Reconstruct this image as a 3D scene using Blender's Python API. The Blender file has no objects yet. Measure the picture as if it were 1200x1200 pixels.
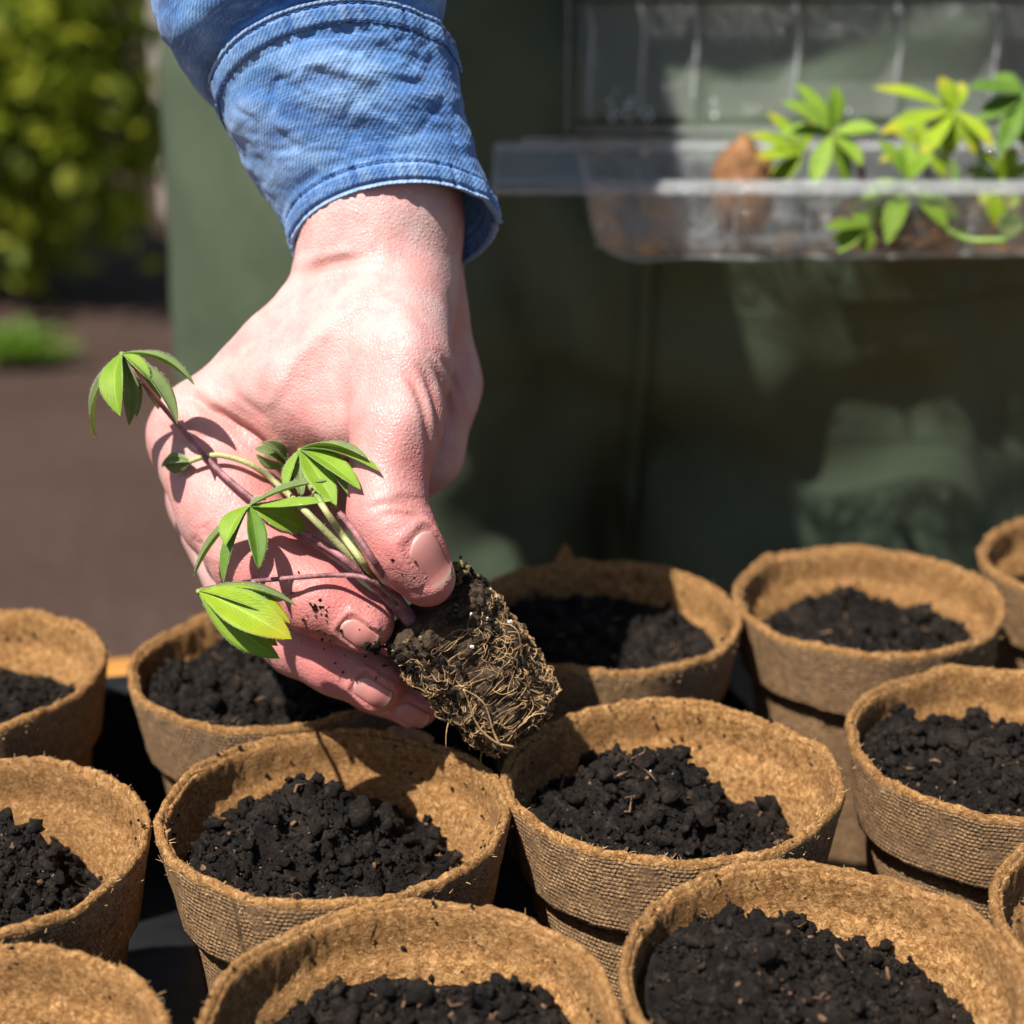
import bpy, bmesh, math, random
import numpy as np
from mathutils import Vector, Matrix
random.seed(7)
rng = np.random.default_rng(7)

# ------------------------------------------------------------------ camera, sky, sun, exposure
FPX = 2080.0                       # focal length in pixels of a 1200 px wide frame
PITCH = math.radians(20.3)
SP, CP = math.sin(PITCH), math.cos(PITCH)
CAM = np.array([0.0, 0.0, 1.035])
scene = bpy.context.scene
COL = scene.collection
cam_d = bpy.data.cameras.new('camera')
cam_d.sensor_width = 36.0
cam_d.lens = FPX / 1200.0 * 36.0
cam_d.clip_start = 0.02
cam_d.clip_end = 500
cam_d.dof.use_dof = True
cam_d.dof.focus_distance = 0.388
cam_d.dof.aperture_fstop = 10.8
cam_d.dof.aperture_blades = 0
cam_o = bpy.data.objects.new('camera', cam_d)
cam_o.location = CAM
cam_o.rotation_euler = (math.pi/2 - PITCH, 0, 0)
COL.objects.link(cam_o)
scene.camera = cam_o

SUN_EL = math.radians(59.0)
SUN_AZ = math.radians(42.0)         # from straight behind the camera towards its left
SUN_TR = np.array([math.sin(SUN_AZ)*math.cos(SUN_EL), math.cos(SUN_AZ)*math.cos(SUN_EL), -math.sin(SUN_EL)])   # travel direction
world = bpy.data.worlds.new('World')
scene.world = world
world.use_nodes = True
wn = world.node_tree.nodes
sky = wn.new('ShaderNodeTexSky')
sky.sky_type = 'NISHITA'
sky.sun_disc = False
sky.sun_elevation = SUN_EL
sky.sun_rotation = math.atan2(-SUN_TR[0], -SUN_TR[1])
bg = wn['Background']
bg.inputs['Strength'].default_value = 0.052
world.node_tree.links.new(sky.outputs[0], bg.inputs[0])
sun_d = bpy.data.lights.new('sun', 'SUN')
sun_d.energy = 4.6
sun_d.angle = math.radians(0.5)
sun_d.color = (1.0, 0.955, 0.89)
sun_o = bpy.data.objects.new('sun', sun_d)
sun_o.location = (-3, -3, 6)
sun_o.rotation_euler = Vector(SUN_TR).to_track_quat('-Z', 'Y').to_euler()
COL.objects.link(sun_o)
vs = scene.view_settings
vs.view_transform = 'Standard'
vs.look = 'None'
vs.exposure = 0.84
vs.gamma = 1.0
vs.use_curve_mapping = False
scene.cycles.use_denoising = True
scene.cycles.max_bounces = 10
scene.cycles.transparent_max_bounces = 24

# ------------------------------------------------------------------ helpers
def C(px, py, z):
    "metric camera frame: x right, y down, z depth"
    return np.array([(px-600.0)/FPX*z, (py-600.0)/FPX*z, z])
def cam2world(p):
    p = np.asarray(p, float)
    out = np.empty_like(p)
    out[..., 0] = p[..., 0]
    out[..., 1] = -p[..., 1]*SP + p[..., 2]*CP
    out[..., 2] = -p[..., 1]*CP - p[..., 2]*SP
    return out + CAM
def world2cam(w):
    w = np.asarray(w, float) - CAM
    out = np.empty_like(w)
    out[..., 0] = w[..., 0]
    out[..., 1] = -w[..., 1]*SP - w[..., 2]*CP
    out[..., 2] = w[..., 1]*CP - w[..., 2]*SP
    return out
def W(px, py, z): return cam2world(C(px, py, z))

def vnoise(p, seed=0):
    p = np.asarray(p, np.float64)
    i = np.floor(p).astype(np.int64)
    f = p - i
    u = f*f*f*(f*(f*6-15)+10)
    def h(dx, dy, dz):
        n = (i[..., 0]+dx)*374761393 + (i[..., 1]+dy)*668265263 + (i[..., 2]+dz)*1440662683 + seed*974634777
        n = (n ^ (n >> 13)) * 1274126177
        n = n & 0x7fffffff
        n = ((n ^ (n >> 16)) * 668265263) & 0x7fffffff
        return n / 0x3fffffff - 1.0
    x, y, z = u[..., 0], u[..., 1], u[..., 2]
    def lerp(a, b, t): return a + (b-a)*t
    return lerp(lerp(lerp(h(0,0,0), h(1,0,0), x), lerp(h(0,1,0), h(1,1,0), x), y),
                lerp(lerp(h(0,0,1), h(1,0,1), x), lerp(h(0,1,1), h(1,1,1), x), y), z)
def fbm(p, octv=4, seed=0, gain=0.5):
    s, a, t = 0, 1.0, 0
    for o in range(octv):
        s = s + a*vnoise(np.asarray(p)*(2.03**o) + o*17.3, seed+o)
        t += a; a *= gain
    return s/t
def worley(p, seed=0):
    p = np.asarray(p, np.float64)
    i = np.floor(p).astype(np.int64)
    best = np.full(p.shape[:-1], 9.0)
    for dx in (-1,0,1):
        for dy in (-1,0,1):
            for dz in (-1,0,1):
                c = i + np.array([dx,dy,dz])
                def h(k):
                    n = c[...,0]*374761393 + c[...,1]*668265263 + c[...,2]*1440662683 + (seed*31+k)*974634777
                    n = (n ^ (n >> 13)) * 1274126177
                    n = n & 0x7fffffff
                    n = ((n ^ (n >> 16)) * 668265263) & 0x7fffffff
                    return n/0x7fffffff
                q = np.stack([c[...,0]+h(1), c[...,1]+h(2), c[...,2]+h(3)], -1)
                best = np.minimum(best, np.sum((p-q)**2, -1))
    return np.sqrt(best)

def link(o, parent=None):
    COL.objects.link(o)
    if parent is not None: o.parent = parent
    return o
def mesh_obj(name, verts, faces, mats=None, parent=None, smooth=True, matidx=None, uv=None, attrs=None):
    me = bpy.data.meshes.new(name)
    verts = np.asarray(verts, float)
    me.from_pydata(verts.tolist(), [], faces if isinstance(faces, list) else faces.tolist())
    me.update()
    if smooth: me.polygons.foreach_set('use_smooth', [True]*len(me.polygons))
    if mats is not None:
        for m in (mats if isinstance(mats, (list, tuple)) else [mats]): me.materials.append(m)
    if matidx is not None: me.polygons.foreach_set('material_index', np.asarray(matidx, dtype=np.int32))
    if uv is not None:
        layer = me.uv_layers.new(name='UVMap')
        li = np.empty(len(me.loops), dtype=np.int32); me.loops.foreach_get('vertex_index', li)
        layer.data.foreach_set('uv', np.asarray(uv, np.float32)[li].ravel())
    if attrs:
        for k, a in attrs.items():
            at = me.attributes.new(k, 'FLOAT', 'POINT')
            at.data.foreach_set('value', np.asarray(a, np.float32))
    o = bpy.data.objects.new(name, me)
    return link(o, parent)
def empty(name, loc=(0,0,0), parent=None):
    o = bpy.data.objects.new(name, None)
    o.empty_display_size = 0.02
    o.location = loc
    return link(o, parent)
def tag(o, label=None, cat=None, group=None, kind=None):
    if label: o['label'] = label
    if cat: o['category'] = cat
    if group: o['group'] = group
    if kind: o['kind'] = kind
    return o
def grid_faces(nu, nv, wrap_u=False, off=0, flip=False):
    "verts index = v*nu + u"
    f = []
    for v in range(nv-1):
        for u in range(nu if wrap_u else nu-1):
            u2 = (u+1) % nu
            q = [off+v*nu+u, off+v*nu+u2, off+(v+1)*nu+u2, off+(v+1)*nu+u]
            f.append(q[::-1] if flip else q)
    return f
def catmull(pts, n):
    pts = np.asarray(pts, float)
    P = np.vstack([2*pts[0]-pts[1], pts, 2*pts[-1]-pts[-2]])
    out = []
    m = len(pts)-1
    for k in range(n):
        t = k/(n-1)*m
        i = min(int(t), m-1); u = t-i
        a, b, c, d = P[i], P[i+1], P[i+2], P[i+3]
        out.append(0.5*((2*b)+(-a+c)*u+(2*a-5*b+4*c-d)*u*u+(-a+3*b-3*c+d)*u**3))
    return np.array(out)
def tube_geo(path, radii, ns=8, cap=True, squash=None):
    path = np.asarray(path, float); n = len(path)
    radii = np.broadcast_to(np.asarray(radii, float), (n,)) if np.ndim(radii) < 2 else radii
    tan = np.gradient(path, axis=0); tan /= np.linalg.norm(tan, axis=1)[:, None]+1e-12
    ref = np.array([0.3, 0.2, 0.93]); ref = ref/np.linalg.norm(ref)
    if abs(np.dot(tan[0], ref)) > 0.9: ref = np.array([1.0, 0, 0])
    nrm = np.cross(tan[0], ref); nrm /= np.linalg.norm(nrm)
    V = []
    for i in range(n):
        nrm = nrm - tan[i]*np.dot(nrm, tan[i]); nrm /= np.linalg.norm(nrm)+1e-12
        b = np.cross(tan[i], nrm)
        for k in range(ns):
            a = 2*math.pi*k/ns
            V.append(path[i] + radii[i]*(math.cos(a)*nrm + math.sin(a)*b))
    F = grid_faces(ns, n, True)
    if cap:
        F.append(list(range(ns))[::-1]); F.append([ (n-1)*ns+k for k in range(ns)])
    return np.array(V), F
class MB:
    def __init__(s): s.V = []; s.F = []; s.n = 0; s.M = []
    def add(s, V, F, m=0):
        s.V.append(np.asarray(V, float)); s.F += [[i+s.n for i in q] for q in F]; s.M += [m]*len(F); s.n += len(V)
    def box(s, lo, hi, m=0):
        x0,y0,z0 = lo; x1,y1,z1 = hi
        V = [(x0,y0,z0),(x1,y0,z0),(x1,y1,z0),(x0,y1,z0),(x0,y0,z1),(x1,y0,z1),(x1,y1,z1),(x0,y1,z1)]
        s.add(V, [[0,3,2,1],[4,5,6,7],[0,1,5,4],[1,2,6,5],[2,3,7,6],[3,0,4,7]], m)
    def tube(s, path, r, ns=6, m=0): s.add(*tube_geo(path, r, ns), m)
    def build(s, name, mats, parent=None, smooth=True, **k):
        return mesh_obj(name, np.vstack(s.V), s.F, mats, parent, smooth, matidx=s.M, **k)
def add_bevel(o, w, seg=2):
    m = o.modifiers.new('bevel', 'BEVEL'); m.width = w; m.segments = seg; m.limit_method = 'ANGLE'
    return o

# SDF modelling -----------------------------------------------------------------
def cone(p, a, b, r1, r2):
    a = np.asarray(a); b = np.asarray(b); ba = b-a
    pa = p-a
    t = np.clip((pa@ba)/(ba@ba), 0, 1)
    return np.sqrt(np.sum((pa-t[..., None]*ba)**2, -1)) - (r1+(r2-r1)*t)
def smin(a, b, k):
    h = np.maximum(k-np.abs(a-b), 0)/k
    return np.minimum(a, b) - h*h*h*k/6.0
def surface_nets(fn, lo, hi, h):
    lo = np.asarray(lo, float); hi = np.asarray(hi, float)
    n = np.ceil((hi-lo)/h).astype(int)+1
    ax = [lo[i]+np.arange(n[i])*h for i in range(3)]
    vol = np.empty(tuple(n), np.float32)
    YZ = np.stack(np.meshgrid(ax[1], ax[2], indexing='ij'), -1)
    st = 12
    for i in range(0, n[0], st):
        xs = ax[0][i:i+st]
        P = np.empty((len(xs), n[1], n[2], 3))
        P[..., 0] = xs[:, None, None]; P[..., 1:] = YZ
        vol[i:i+st] = fn(P)
    s = vol < 0
    cn = {}
    cnt = 0
    pos = np.zeros(tuple(n-1)+(3,), np.float32)
    num = np.zeros(tuple(n-1), np.float32)
    def sl(d, ln=-1): return tuple(slice(d[k], n[k]-1+d[k]) for k in range(3))
    cs = [(x,y,z) for x in (0,1) for y in (0,1) for z in (0,1)]
    for c0 in cs:
        for k in range(3):
            if c0[k]: continue
            c1 = list(c0); c1[k] = 1; c1 = tuple(c1)
            a = vol[sl(c0)]; b = vol[sl(c1)]
            x = (a < 0) != (b < 0)
            t = np.where(x, a/(a-b+1e-20), 0)
            num += x
            for j in range(3):
                pos[..., j] += np.where(x, c0[j] + (t if j == k else 0), 0)
    act = num > 0
    idx = np.full(act.shape, -1, np.int64)
    idx[act] = np.arange(act.sum())
    cells = np.argwhere(act)
    V = lo + (cells + pos[act]/num[act][:, None])*h
    F = []
    for k in range(3):
        a, b = [(1,2),(2,0),(0,1)][k]
        d0 = [slice(0, n[j]) for j in range(3)]
        A = s.take(range(0, n[k]-1), axis=k); B = s.take(range(1, n[k]), axis=k)
        X = np.argwhere(A != B)
        ok = (X[:, a] > 0) & (X[:, b] > 0) & (X[:, a] < n[a]-1) & (X[:, b] < n[b]-1)
        X = X[ok]
        ins = A[tuple(X.T)]
        def ci(da, db):
            Y = X.copy(); Y[:, a] -= da; Y[:, b] -= db
            return idx[tuple(Y.T)]
        q = np.stack([ci(1,1), ci(0,1), ci(0,0), ci(1,0)], 1)
        q[~ins] = q[~ins][:, ::-1]
        F.append(q)
    F = np.vstack(F)
    return V, F
def sdf_grad(fn, p, e=2e-4):
    g = np.stack([fn(p+np.eye(3)[k]*e)-fn(p-np.eye(3)[k]*e) for k in range(3)], -1)
    return g/(np.linalg.norm(g, axis=-1)[..., None]+1e-12)
def project(fn, p, it=3, iso=0.0):
    for _ in range(it):
        g = sdf_grad(fn, p)
        p = p - (fn(p)-iso)[..., None]*g*0.9
    return p
def subdivided(V, F, lv=1):
    me = bpy.data.meshes.new('tmp'); me.from_pydata(V.tolist(), [], F.tolist() if not isinstance(F, list) else F); me.update()
    o = bpy.data.objects.new('tmp', me); COL.objects.link(o)
    m = o.modifiers.new('s', 'SUBSURF'); m.levels = lv; m.render_levels = lv
    dg = bpy.context.evaluated_depsgraph_get()
    ev = bpy.data.meshes.new_from_object(o.evaluated_get(dg))
    n = len(ev.vertices); co = np.empty(n*3, np.float32); ev.vertices.foreach_get('co', co)
    fs = np.empty(len(ev.loops), np.int32); ev.loops.foreach_get('vertex_index', fs)
    bpy.data.objects.remove(o); bpy.data.meshes.remove(me); bpy.data.meshes.remove(ev)
    return co.reshape(-1, 3).astype(float), fs.reshape(-1, 4)

# ------------------------------------------------------------------ materials
class NT:
    def __init__(s, name):
        s.m = bpy.data.materials.new(name); s.m.use_nodes = True
        s.t = s.m.node_tree; s.b = s.t.nodes['Principled BSDF']; s.out = s.t.nodes['Material Output']
    def n(s, ty, **k):
        nd = s.t.nodes.new('ShaderNode'+ty)
        for a, v in k.items(): setattr(nd, a, v)
        return nd
    def l(s, a, b): s.t.links.new(a, b)
    def coord(s, kind='Object'):
        return s.n('TexCoord').outputs[kind]
    def mapping(s, vec, scale=(1,1,1), rot=(0,0,0)):
        m = s.n('Mapping'); s.l(vec, m.inputs[0]); m.inputs['Scale'].default_value = scale; m.inputs['Rotation'].default_value = rot
        return m.outputs[0]
    def noise(s, vec, scale, detail=4, rough=0.55, dist=0):
        t = s.n('TexNoise'); s.l(vec, t.inputs['Vector']); t.inputs['Scale'].default_value = scale
        t.inputs['Detail'].default_value = detail; t.inputs['Roughness'].default_value = rough; t.inputs['Distortion'].default_value = dist
        return t.outputs['Fac']
    def vor(s, vec, scale, feature='F1'):
        t = s.n('TexVoronoi'); t.feature = feature; s.l(vec, t.inputs['Vector']); t.inputs['Scale'].default_value = scale
        return t.outputs['Distance']
    def ramp(s, fac, stops):
        r = s.n('ValToRGB'); s.l(fac, r.inputs[0]); e = r.color_ramp.elements
        while len(e) < len(stops): e.new(0.5)
        for q, (p, c) in zip(e, stops):
            q.position = p; q.color = tuple(c)+(1,) if len(c) == 3 else c
        return r.outputs[0]
    def mix(s, fac, a, b, mode='MIX'):
        m = s.n('MixRGB'); m.blend_type = mode
        for i, x in enumerate((fac, a, b)):
            if hasattr(x, 'links'): s.l(x, m.inputs[i])
            elif i == 0: m.inputs[0].default_value = x
            else: m.inputs[i].default_value = tuple(x)+(1,)
        return m.outputs[0]
    def math(s, op, a, b=0.0, clamp=False):
        m = s.n('Math'); m.operation = op; m.use_clamp = clamp
        for i, x in enumerate((a, b)):
            if hasattr(x, 'links'): s.l(x, m.inputs[i])
            else: m.inputs[i].default_value = x
        return m.outputs[0]
    def attr(s, name):
        a = s.n('Attribute'); a.attribute_name = name; return a.outputs['Fac']
    def bump(s, h, dist, strength=1.0, prev=None):
        b = s.n('Bump'); s.l(h, b.inputs['Height']); b.inputs['Distance'].default_value = dist; b.inputs['Strength'].default_value = strength
        if prev is not None: s.l(prev, b.inputs['Normal'])
        return b.outputs[0]
    def base(s, c):
        if hasattr(c, 'links'): s.l(c, s.b.inputs['Base Color'])
        else: s.b.inputs['Base Color'].default_value = tuple(c)+(1,)
    def rough(s, v):
        if hasattr(v, 'links'): s.l(v, s.b.inputs['Roughness'])
        else: s.b.inputs['Roughness'].default_value = v
    def normal(s, n): s.l(n, s.b.inputs['Normal'])
    def spec(s, v): s.b.inputs['Specular IOR Level'].default_value = v
    def sss(s, w, radius, scale):
        s.b.inputs['Subsurface Weight'].default_value = w
        s.b.inputs['Subsurface Radius'].default_value = radius
        s.b.inputs['Subsurface Scale'].default_value = scale

def mat_pot(outer):
    k = NT('peat_fibre_'+('woven' if outer else 'pressed'))
    ob = k.coord('Object')
    n1 = k.noise(ob, 55, 4, 0.6)
    n2 = k.noise(ob, 900, 4, 0.7)
    n3 = k.noise(k.mapping(ob, (1,1,1)), 260, 5, 0.65, 1.2)
    c = k.ramp(n3, [(0.28, (0.17,0.082,0.030)), (0.48, (0.42,0.215,0.078)), (0.68, (0.68,0.41,0.18))])
    c = k.mix(k.ramp(n1, [(0.35,(0,0,0)),(0.7,(1,1,1))]), c, k.mix(0.55, c, (0.36,0.22,0.11)))
    c = k.mix(k.ramp(n2, [(0.45,(0,0,0)),(0.75,(1,1,1))]), c, k.mix(0.45, c, (0.66,0.44,0.21)))
    c = k.mix(k.ramp(k.noise(ob, 120, 3, .6), [(0.22,(1,1,1)),(0.36,(0,0,0))]), c, k.mix(0.6, c, (0.06,0.035,0.018)))
    def cells(vec, scale):
        t = k.n('TexVoronoi'); k.l(vec, t.inputs['Vector']); t.inputs['Scale'].default_value = scale
        sp = k.n('SeparateColor'); k.l(t.outputs['Color'], sp.inputs[0]); return sp.outputs[0]
    wv = k.n('VectorMath'); wv.operation = 'ADD'
    nz = k.n('TexNoise'); k.l(ob, nz.inputs['Vector']); nz.inputs['Scale'].default_value = 300
    sc = k.n('VectorMath'); sc.operation = 'SCALE'; k.l(nz.outputs['Color'], sc.inputs[0]); sc.inputs['Scale'].default_value = 0.004
    k.l(ob, wv.inputs[0]); k.l(sc.outputs[0], wv.inputs[1])
    f1 = cells(wv.outputs[0], 1000); f2 = cells(wv.outputs[0], 2000)
    grain = k.math('ADD', k.math('MULTIPLY', f1, 0.5), k.math('MULTIPLY', f2, 0.5))
    c = k.mix(k.ramp(grain, [(0.12,(1,1,1)),(0.44,(0,0,0))]), c, k.mix(0.88, c, (0.04,0.020,0.008)))
    c = k.mix(k.ramp(grain, [(0.60,(0,0,0)),(0.88,(0.8,)*3)]), c, (0.86,0.56,0.27))
    st = k.noise(ob, 26, 3, .6)
    c = k.mix(k.ramp(st, [(0.44,(0,0,0)),(0.68,(0.55,)*3)]), c, k.mix(0.6, c, (0.13,0.075,0.035)))
    # damp stain tone varying from pot to pot
    inf = k.n('ObjectInfo').outputs['Random']
    c = k.mix(k.math('MULTIPLY', inf, 0.25), c, (0.26,0.15,0.07))
    c = k.mix(1.0, c, (0.89,0.835,0.785), 'MULTIPLY')
    if outer:
        uv = k.n('UVMap').outputs[0]
        sx = k.n('SeparateXYZ'); k.l(uv, sx.inputs[0])
        wob = k.math('MULTIPLY', k.math('SUBTRACT', k.noise(ob, 90, 2), 0.5), 1.6)
        U = k.math('ADD', k.math('MULTIPLY', sx.outputs[0], 205*math.pi), wob)
        Vv = k.math('ADD', k.math('MULTIPLY', sx.outputs[1], math.pi/0.00115), wob)
        su = k.math('ABSOLUTE', k.math('SINE', k.math('ADD', U, k.math('MULTIPLY', k.math('FLOOR', k.math('DIVIDE', Vv, math.pi)), math.pi/2))))
        sv = k.math('ABSOLUTE', k.math('SINE', Vv))
        w = k.math('MULTIPLY', k.math('POWER', su, 0.8), k.math('POWER', sv, 0.8))
        w = k.math('MULTIPLY', w, k.ramp(k.noise(ob, 130, 3), [(0.34,(0.08,)*3),(0.58,(1,1,1))]))
        c = k.mix(k.ramp(w, [(0.1,(0.75,)*3),(0.55,(0,0,0))]), c, k.mix(0.5, c, (0.05,0.029,0.014)))
        c = k.mix(k.ramp(w, [(0.75,(0,0,0)),(1,(0.4,)*3)]), c, (0.52,0.34,0.17))
        c = k.mix(0.35, c, (0.30,0.21,0.135))
        nb = k.bump(w, 0.0004, 0.9)
        nb = k.bump(k.math('ADD', k.math('ADD', n3, grain), k.math('MULTIPLY', n2, 0.5)), 0.0006, 0.8, nb)
    else:
        fib = k.noise(k.mapping(ob, (1,1,2.2)), 420, 5, 0.7, 2.5)
        c = k.mix(k.ramp(fib, [(0.36,(1,1,1)),(0.50,(0,0,0))]), c, k.mix(0.75, c, (0.07,0.034,0.012)))
        c = k.mix(0.16, c, (0.66,0.30,0.07))
        nb = k.bump(k.math('ADD', k.math('ADD', fib, k.math('MULTIPLY', n2, 0.6)), k.math('MULTIPLY', grain, 0.8)), 0.0008, 1.0)
    k.base(c); k.rough(0.92); k.spec(0.15); k.normal(nb)
    return k.m
def mat_simple(name, col, rough=0.6, spec=0.4, nscale=40, var=0.3, bump=0.0005, bscale=200, metal=0):
    k = NT(name); ob = k.coord('Object')
    n = k.noise(ob, nscale, 4, 0.6)
    c2 = tuple(x*(1-var) for x in col); c3 = tuple(min(1, x*(1+var)) for x in col)
    k.base(k.ramp(n, [(0.3, c2), (0.7, c3)])); k.rough(rough); k.spec(spec)
    k.b.inputs['Metallic'].default_value = metal
    if bump: k.normal(k.bump(k.noise(ob, bscale, 4, 0.6), bump, 0.8))
    return k.m
def mat_soil():
    k = NT('potting_soil'); ob = k.coord('Object')
    n = k.noise(ob, 420, 5, 0.7)
    c = k.ramp(n, [(0.35,(0.0035,0.0025,0.0019)),(0.55,(0.013,0.0092,0.0066)),(0.72,(0.066,0.046,0.032))])
    w = k.vor(ob, 620)
    sp = k.ramp(w, [(0.10,(1,1,1)),(0.17,(0,0,0))])
    sel = k.ramp(k.noise(ob, 300, 2), [(0.6,(0,0,0)),(0.66,(1,1,1))])
    c = k.mix(k.math('MULTIPLY', sp, sel), c, (0.17,0.12,0.075))
    c = k.mix(k.ramp(k.noise(ob, 70, 3), [(0.5,(0,0,0)),(0.75,(0.5,)*3)]), c, (0.05,0.036,0.027))
    k.base(c); k.rough(k.ramp(k.noise(ob, 900, 3), [(0.35,(0.34,)*3),(0.6,(0.85,)*3)])); k.spec(0.22)
    k.normal(k.bump(k.noise(ob, 1100, 5, 0.75), 0.0009, 1.0))
    return k.m
def mat_skin():
    k = NT('skin'); ob = k.coord('Object')
    red = k.attr('red'); cr = k.attr('crease')
    mott = k.noise(ob, 95, 5, 0.62); fine = k.noise(ob, 420, 3, 0.6)
    base = k.mix(k.ramp(mott, [(0.40,(0,0,0)),(0.60,(1,1,1))]), (0.60,0.395,0.360), (0.57,0.290,0.268))
    base = k.mix(red, base, (0.57,0.185,0.168))
    base = k.mix(k.ramp(fine, [(0.55,(0,0,0)),(0.8,(0.35,)*3)]), base, (0.62,0.30,0.26))
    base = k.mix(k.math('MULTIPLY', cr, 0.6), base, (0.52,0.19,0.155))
    dirt = k.math('MULTIPLY', k.attr('dirt'), k.ramp(k.math('ADD', k.math('MULTIPLY', k.noise(ob, 520, 4, .7), 0.7), k.math('MULTIPLY', k.noise(ob, 130, 2), 0.3)), [(0.45,(0,0,0)),(0.62,(1,1,1))]), True)
    base = k.mix(dirt, base, (0.12,0.075,0.05))
    k.base(base)
    k.sss(0.14, (1.0,0.36,0.2), 0.0026)
    k.spec(0.42)
    k.rough(k.ramp(k.noise(ob, 260, 3), [(0.3,(0.40,)*3),(0.7,(0.55,)*3)]))
    vec = k.mapping(ob, (1,1,1), (0.4,0.2,0.6))
    dis = k.n('VectorMath'); dis.operation = 'ADD'
    nz = k.n('TexNoise'); k.l(ob, nz.inputs['Vector']); nz.inputs['Scale'].default_value = 500
    sc = k.n('VectorMath'); sc.operation = 'SCALE'; k.l(nz.outputs['Color'], sc.inputs[0]); sc.inputs['Scale'].default_value = 0.0006
    k.l(vec, dis.inputs[0]); k.l(sc.outputs[0], dis.inputs[1])
    v1 = k.vor(k.mapping(dis.outputs[0], (1,0.62,0.8)), 1150, 'DISTANCE_TO_EDGE')
    v2 = k.vor(dis.outputs[0], 620, 'DISTANCE_TO_EDGE')
    lines = k.math('MINIMUM', k.math('MULTIPLY', v1, 2.2, True), k.math('ADD', k.math('MULTIPLY', v2, 2.5, True), 0.25))
    nb = k.bump(lines, 0.00025, 0.55)
    nb = k.bump(k.noise(ob, 700, 3, .6), 0.00012, 0.35, nb)
    k.normal(nb)
    return k.m
def mat_nail():
    k = NT('fingernail'); uv = k.n('UVMap').outputs[0]; sx = k.n('SeparateXYZ'); k.l(uv, sx.inputs[0])
    c = k.ramp(sx.outputs[1], [(0.0,(0.62,0.33,0.29)),(0.2,(0.585,0.225,0.20)),(0.87,(0.58,0.205,0.18)),(0.92,(0.60,0.42,0.33)),(0.97,(0.50,0.36,0.26)),(1.0,(0.16,0.11,0.07))])
    n = k.noise(k.mapping(uv, (60,3,1)), 1.0, 3)
    c = k.mix(k.ramp(n, [(0.35,(0.45,)*3),(0.6,(0,0,0))]), c, (0.50,0.26,0.21))
    k.base(c); k.rough(0.26); k.spec(0.45); k.sss(0.2, (1,.4,.25), 0.002)
    k.normal(k.bump(n, 0.0001, 0.5))
    return k.m
def mat_denim(name, dark=1.0):
    k = NT(name); uv = k.n('UVMap').outputs[0]; ob = k.coord('Object')
    tw = k.n('TexWave'); tw.wave_type = 'BANDS'; tw.bands_direction = 'DIAGONAL'
    k.l(k.mapping(uv, (1,1,1)), tw.inputs['Vector']); tw.inputs['Scale'].default_value = 520; tw.inputs['Distortion'].default_value = 1.6
    tw.inputs['Detail'].default_value = 2; tw.inputs['Detail Scale'].default_value = 3
    sl = k.noise(k.mapping(uv, (260, 1800, 1)), 1.0, 3, 0.7)
    sl2 = k.noise(k.mapping(uv, (1900, 420, 1)), 1.0, 3, 0.7)
    blot = k.noise(ob, 75, 4, 0.62)
    d = dark
    c = k.ramp(blot, [(0.32,(0.045*d,0.135*d,0.37*d)),(0.5,(0.095*d,0.225*d,0.50*d)),(0.70,(0.20*d,0.37*d,0.64*d))])
    c = k.mix(k.ramp(tw.outputs['Fac'], [(0.2,(0.16,)*3),(0.8,(0,0,0))]), c, (0.03*d,0.09*d,0.27*d))
    c = k.mix(k.ramp(sl, [(0.5,(0,0,0)),(0.78,(0.6,)*3)]), c, (0.42*d,0.58*d,0.80*d))
    c = k.mix(k.ramp(sl2, [(0.3,(0.45,)*3),(0.5,(0,0,0))]), c, (0.035*d,0.10*d,0.30*d))
    wr = k.attr('worn')
    c = k.mix(k.math('MULTIPLY', wr, 0.75, True), c, (0.40*d,0.56*d,0.78*d))
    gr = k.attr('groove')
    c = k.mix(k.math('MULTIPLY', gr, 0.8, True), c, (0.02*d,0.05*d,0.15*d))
    k.base(c); k.rough(0.9); k.spec(0.12)
    k.b.inputs['Sheen Weight'].default_value = 0.12
    nb = k.bump(k.math('ADD', k.math('MULTIPLY', tw.outputs['Fac'], 0.5), k.math('ADD', sl, sl2)), 0.00022, 0.7)
    nb = k.bump(k.noise(ob, 120, 3, .6), 0.0010, 0.3, nb)
    k.normal(nb)
    return k.m
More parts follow.
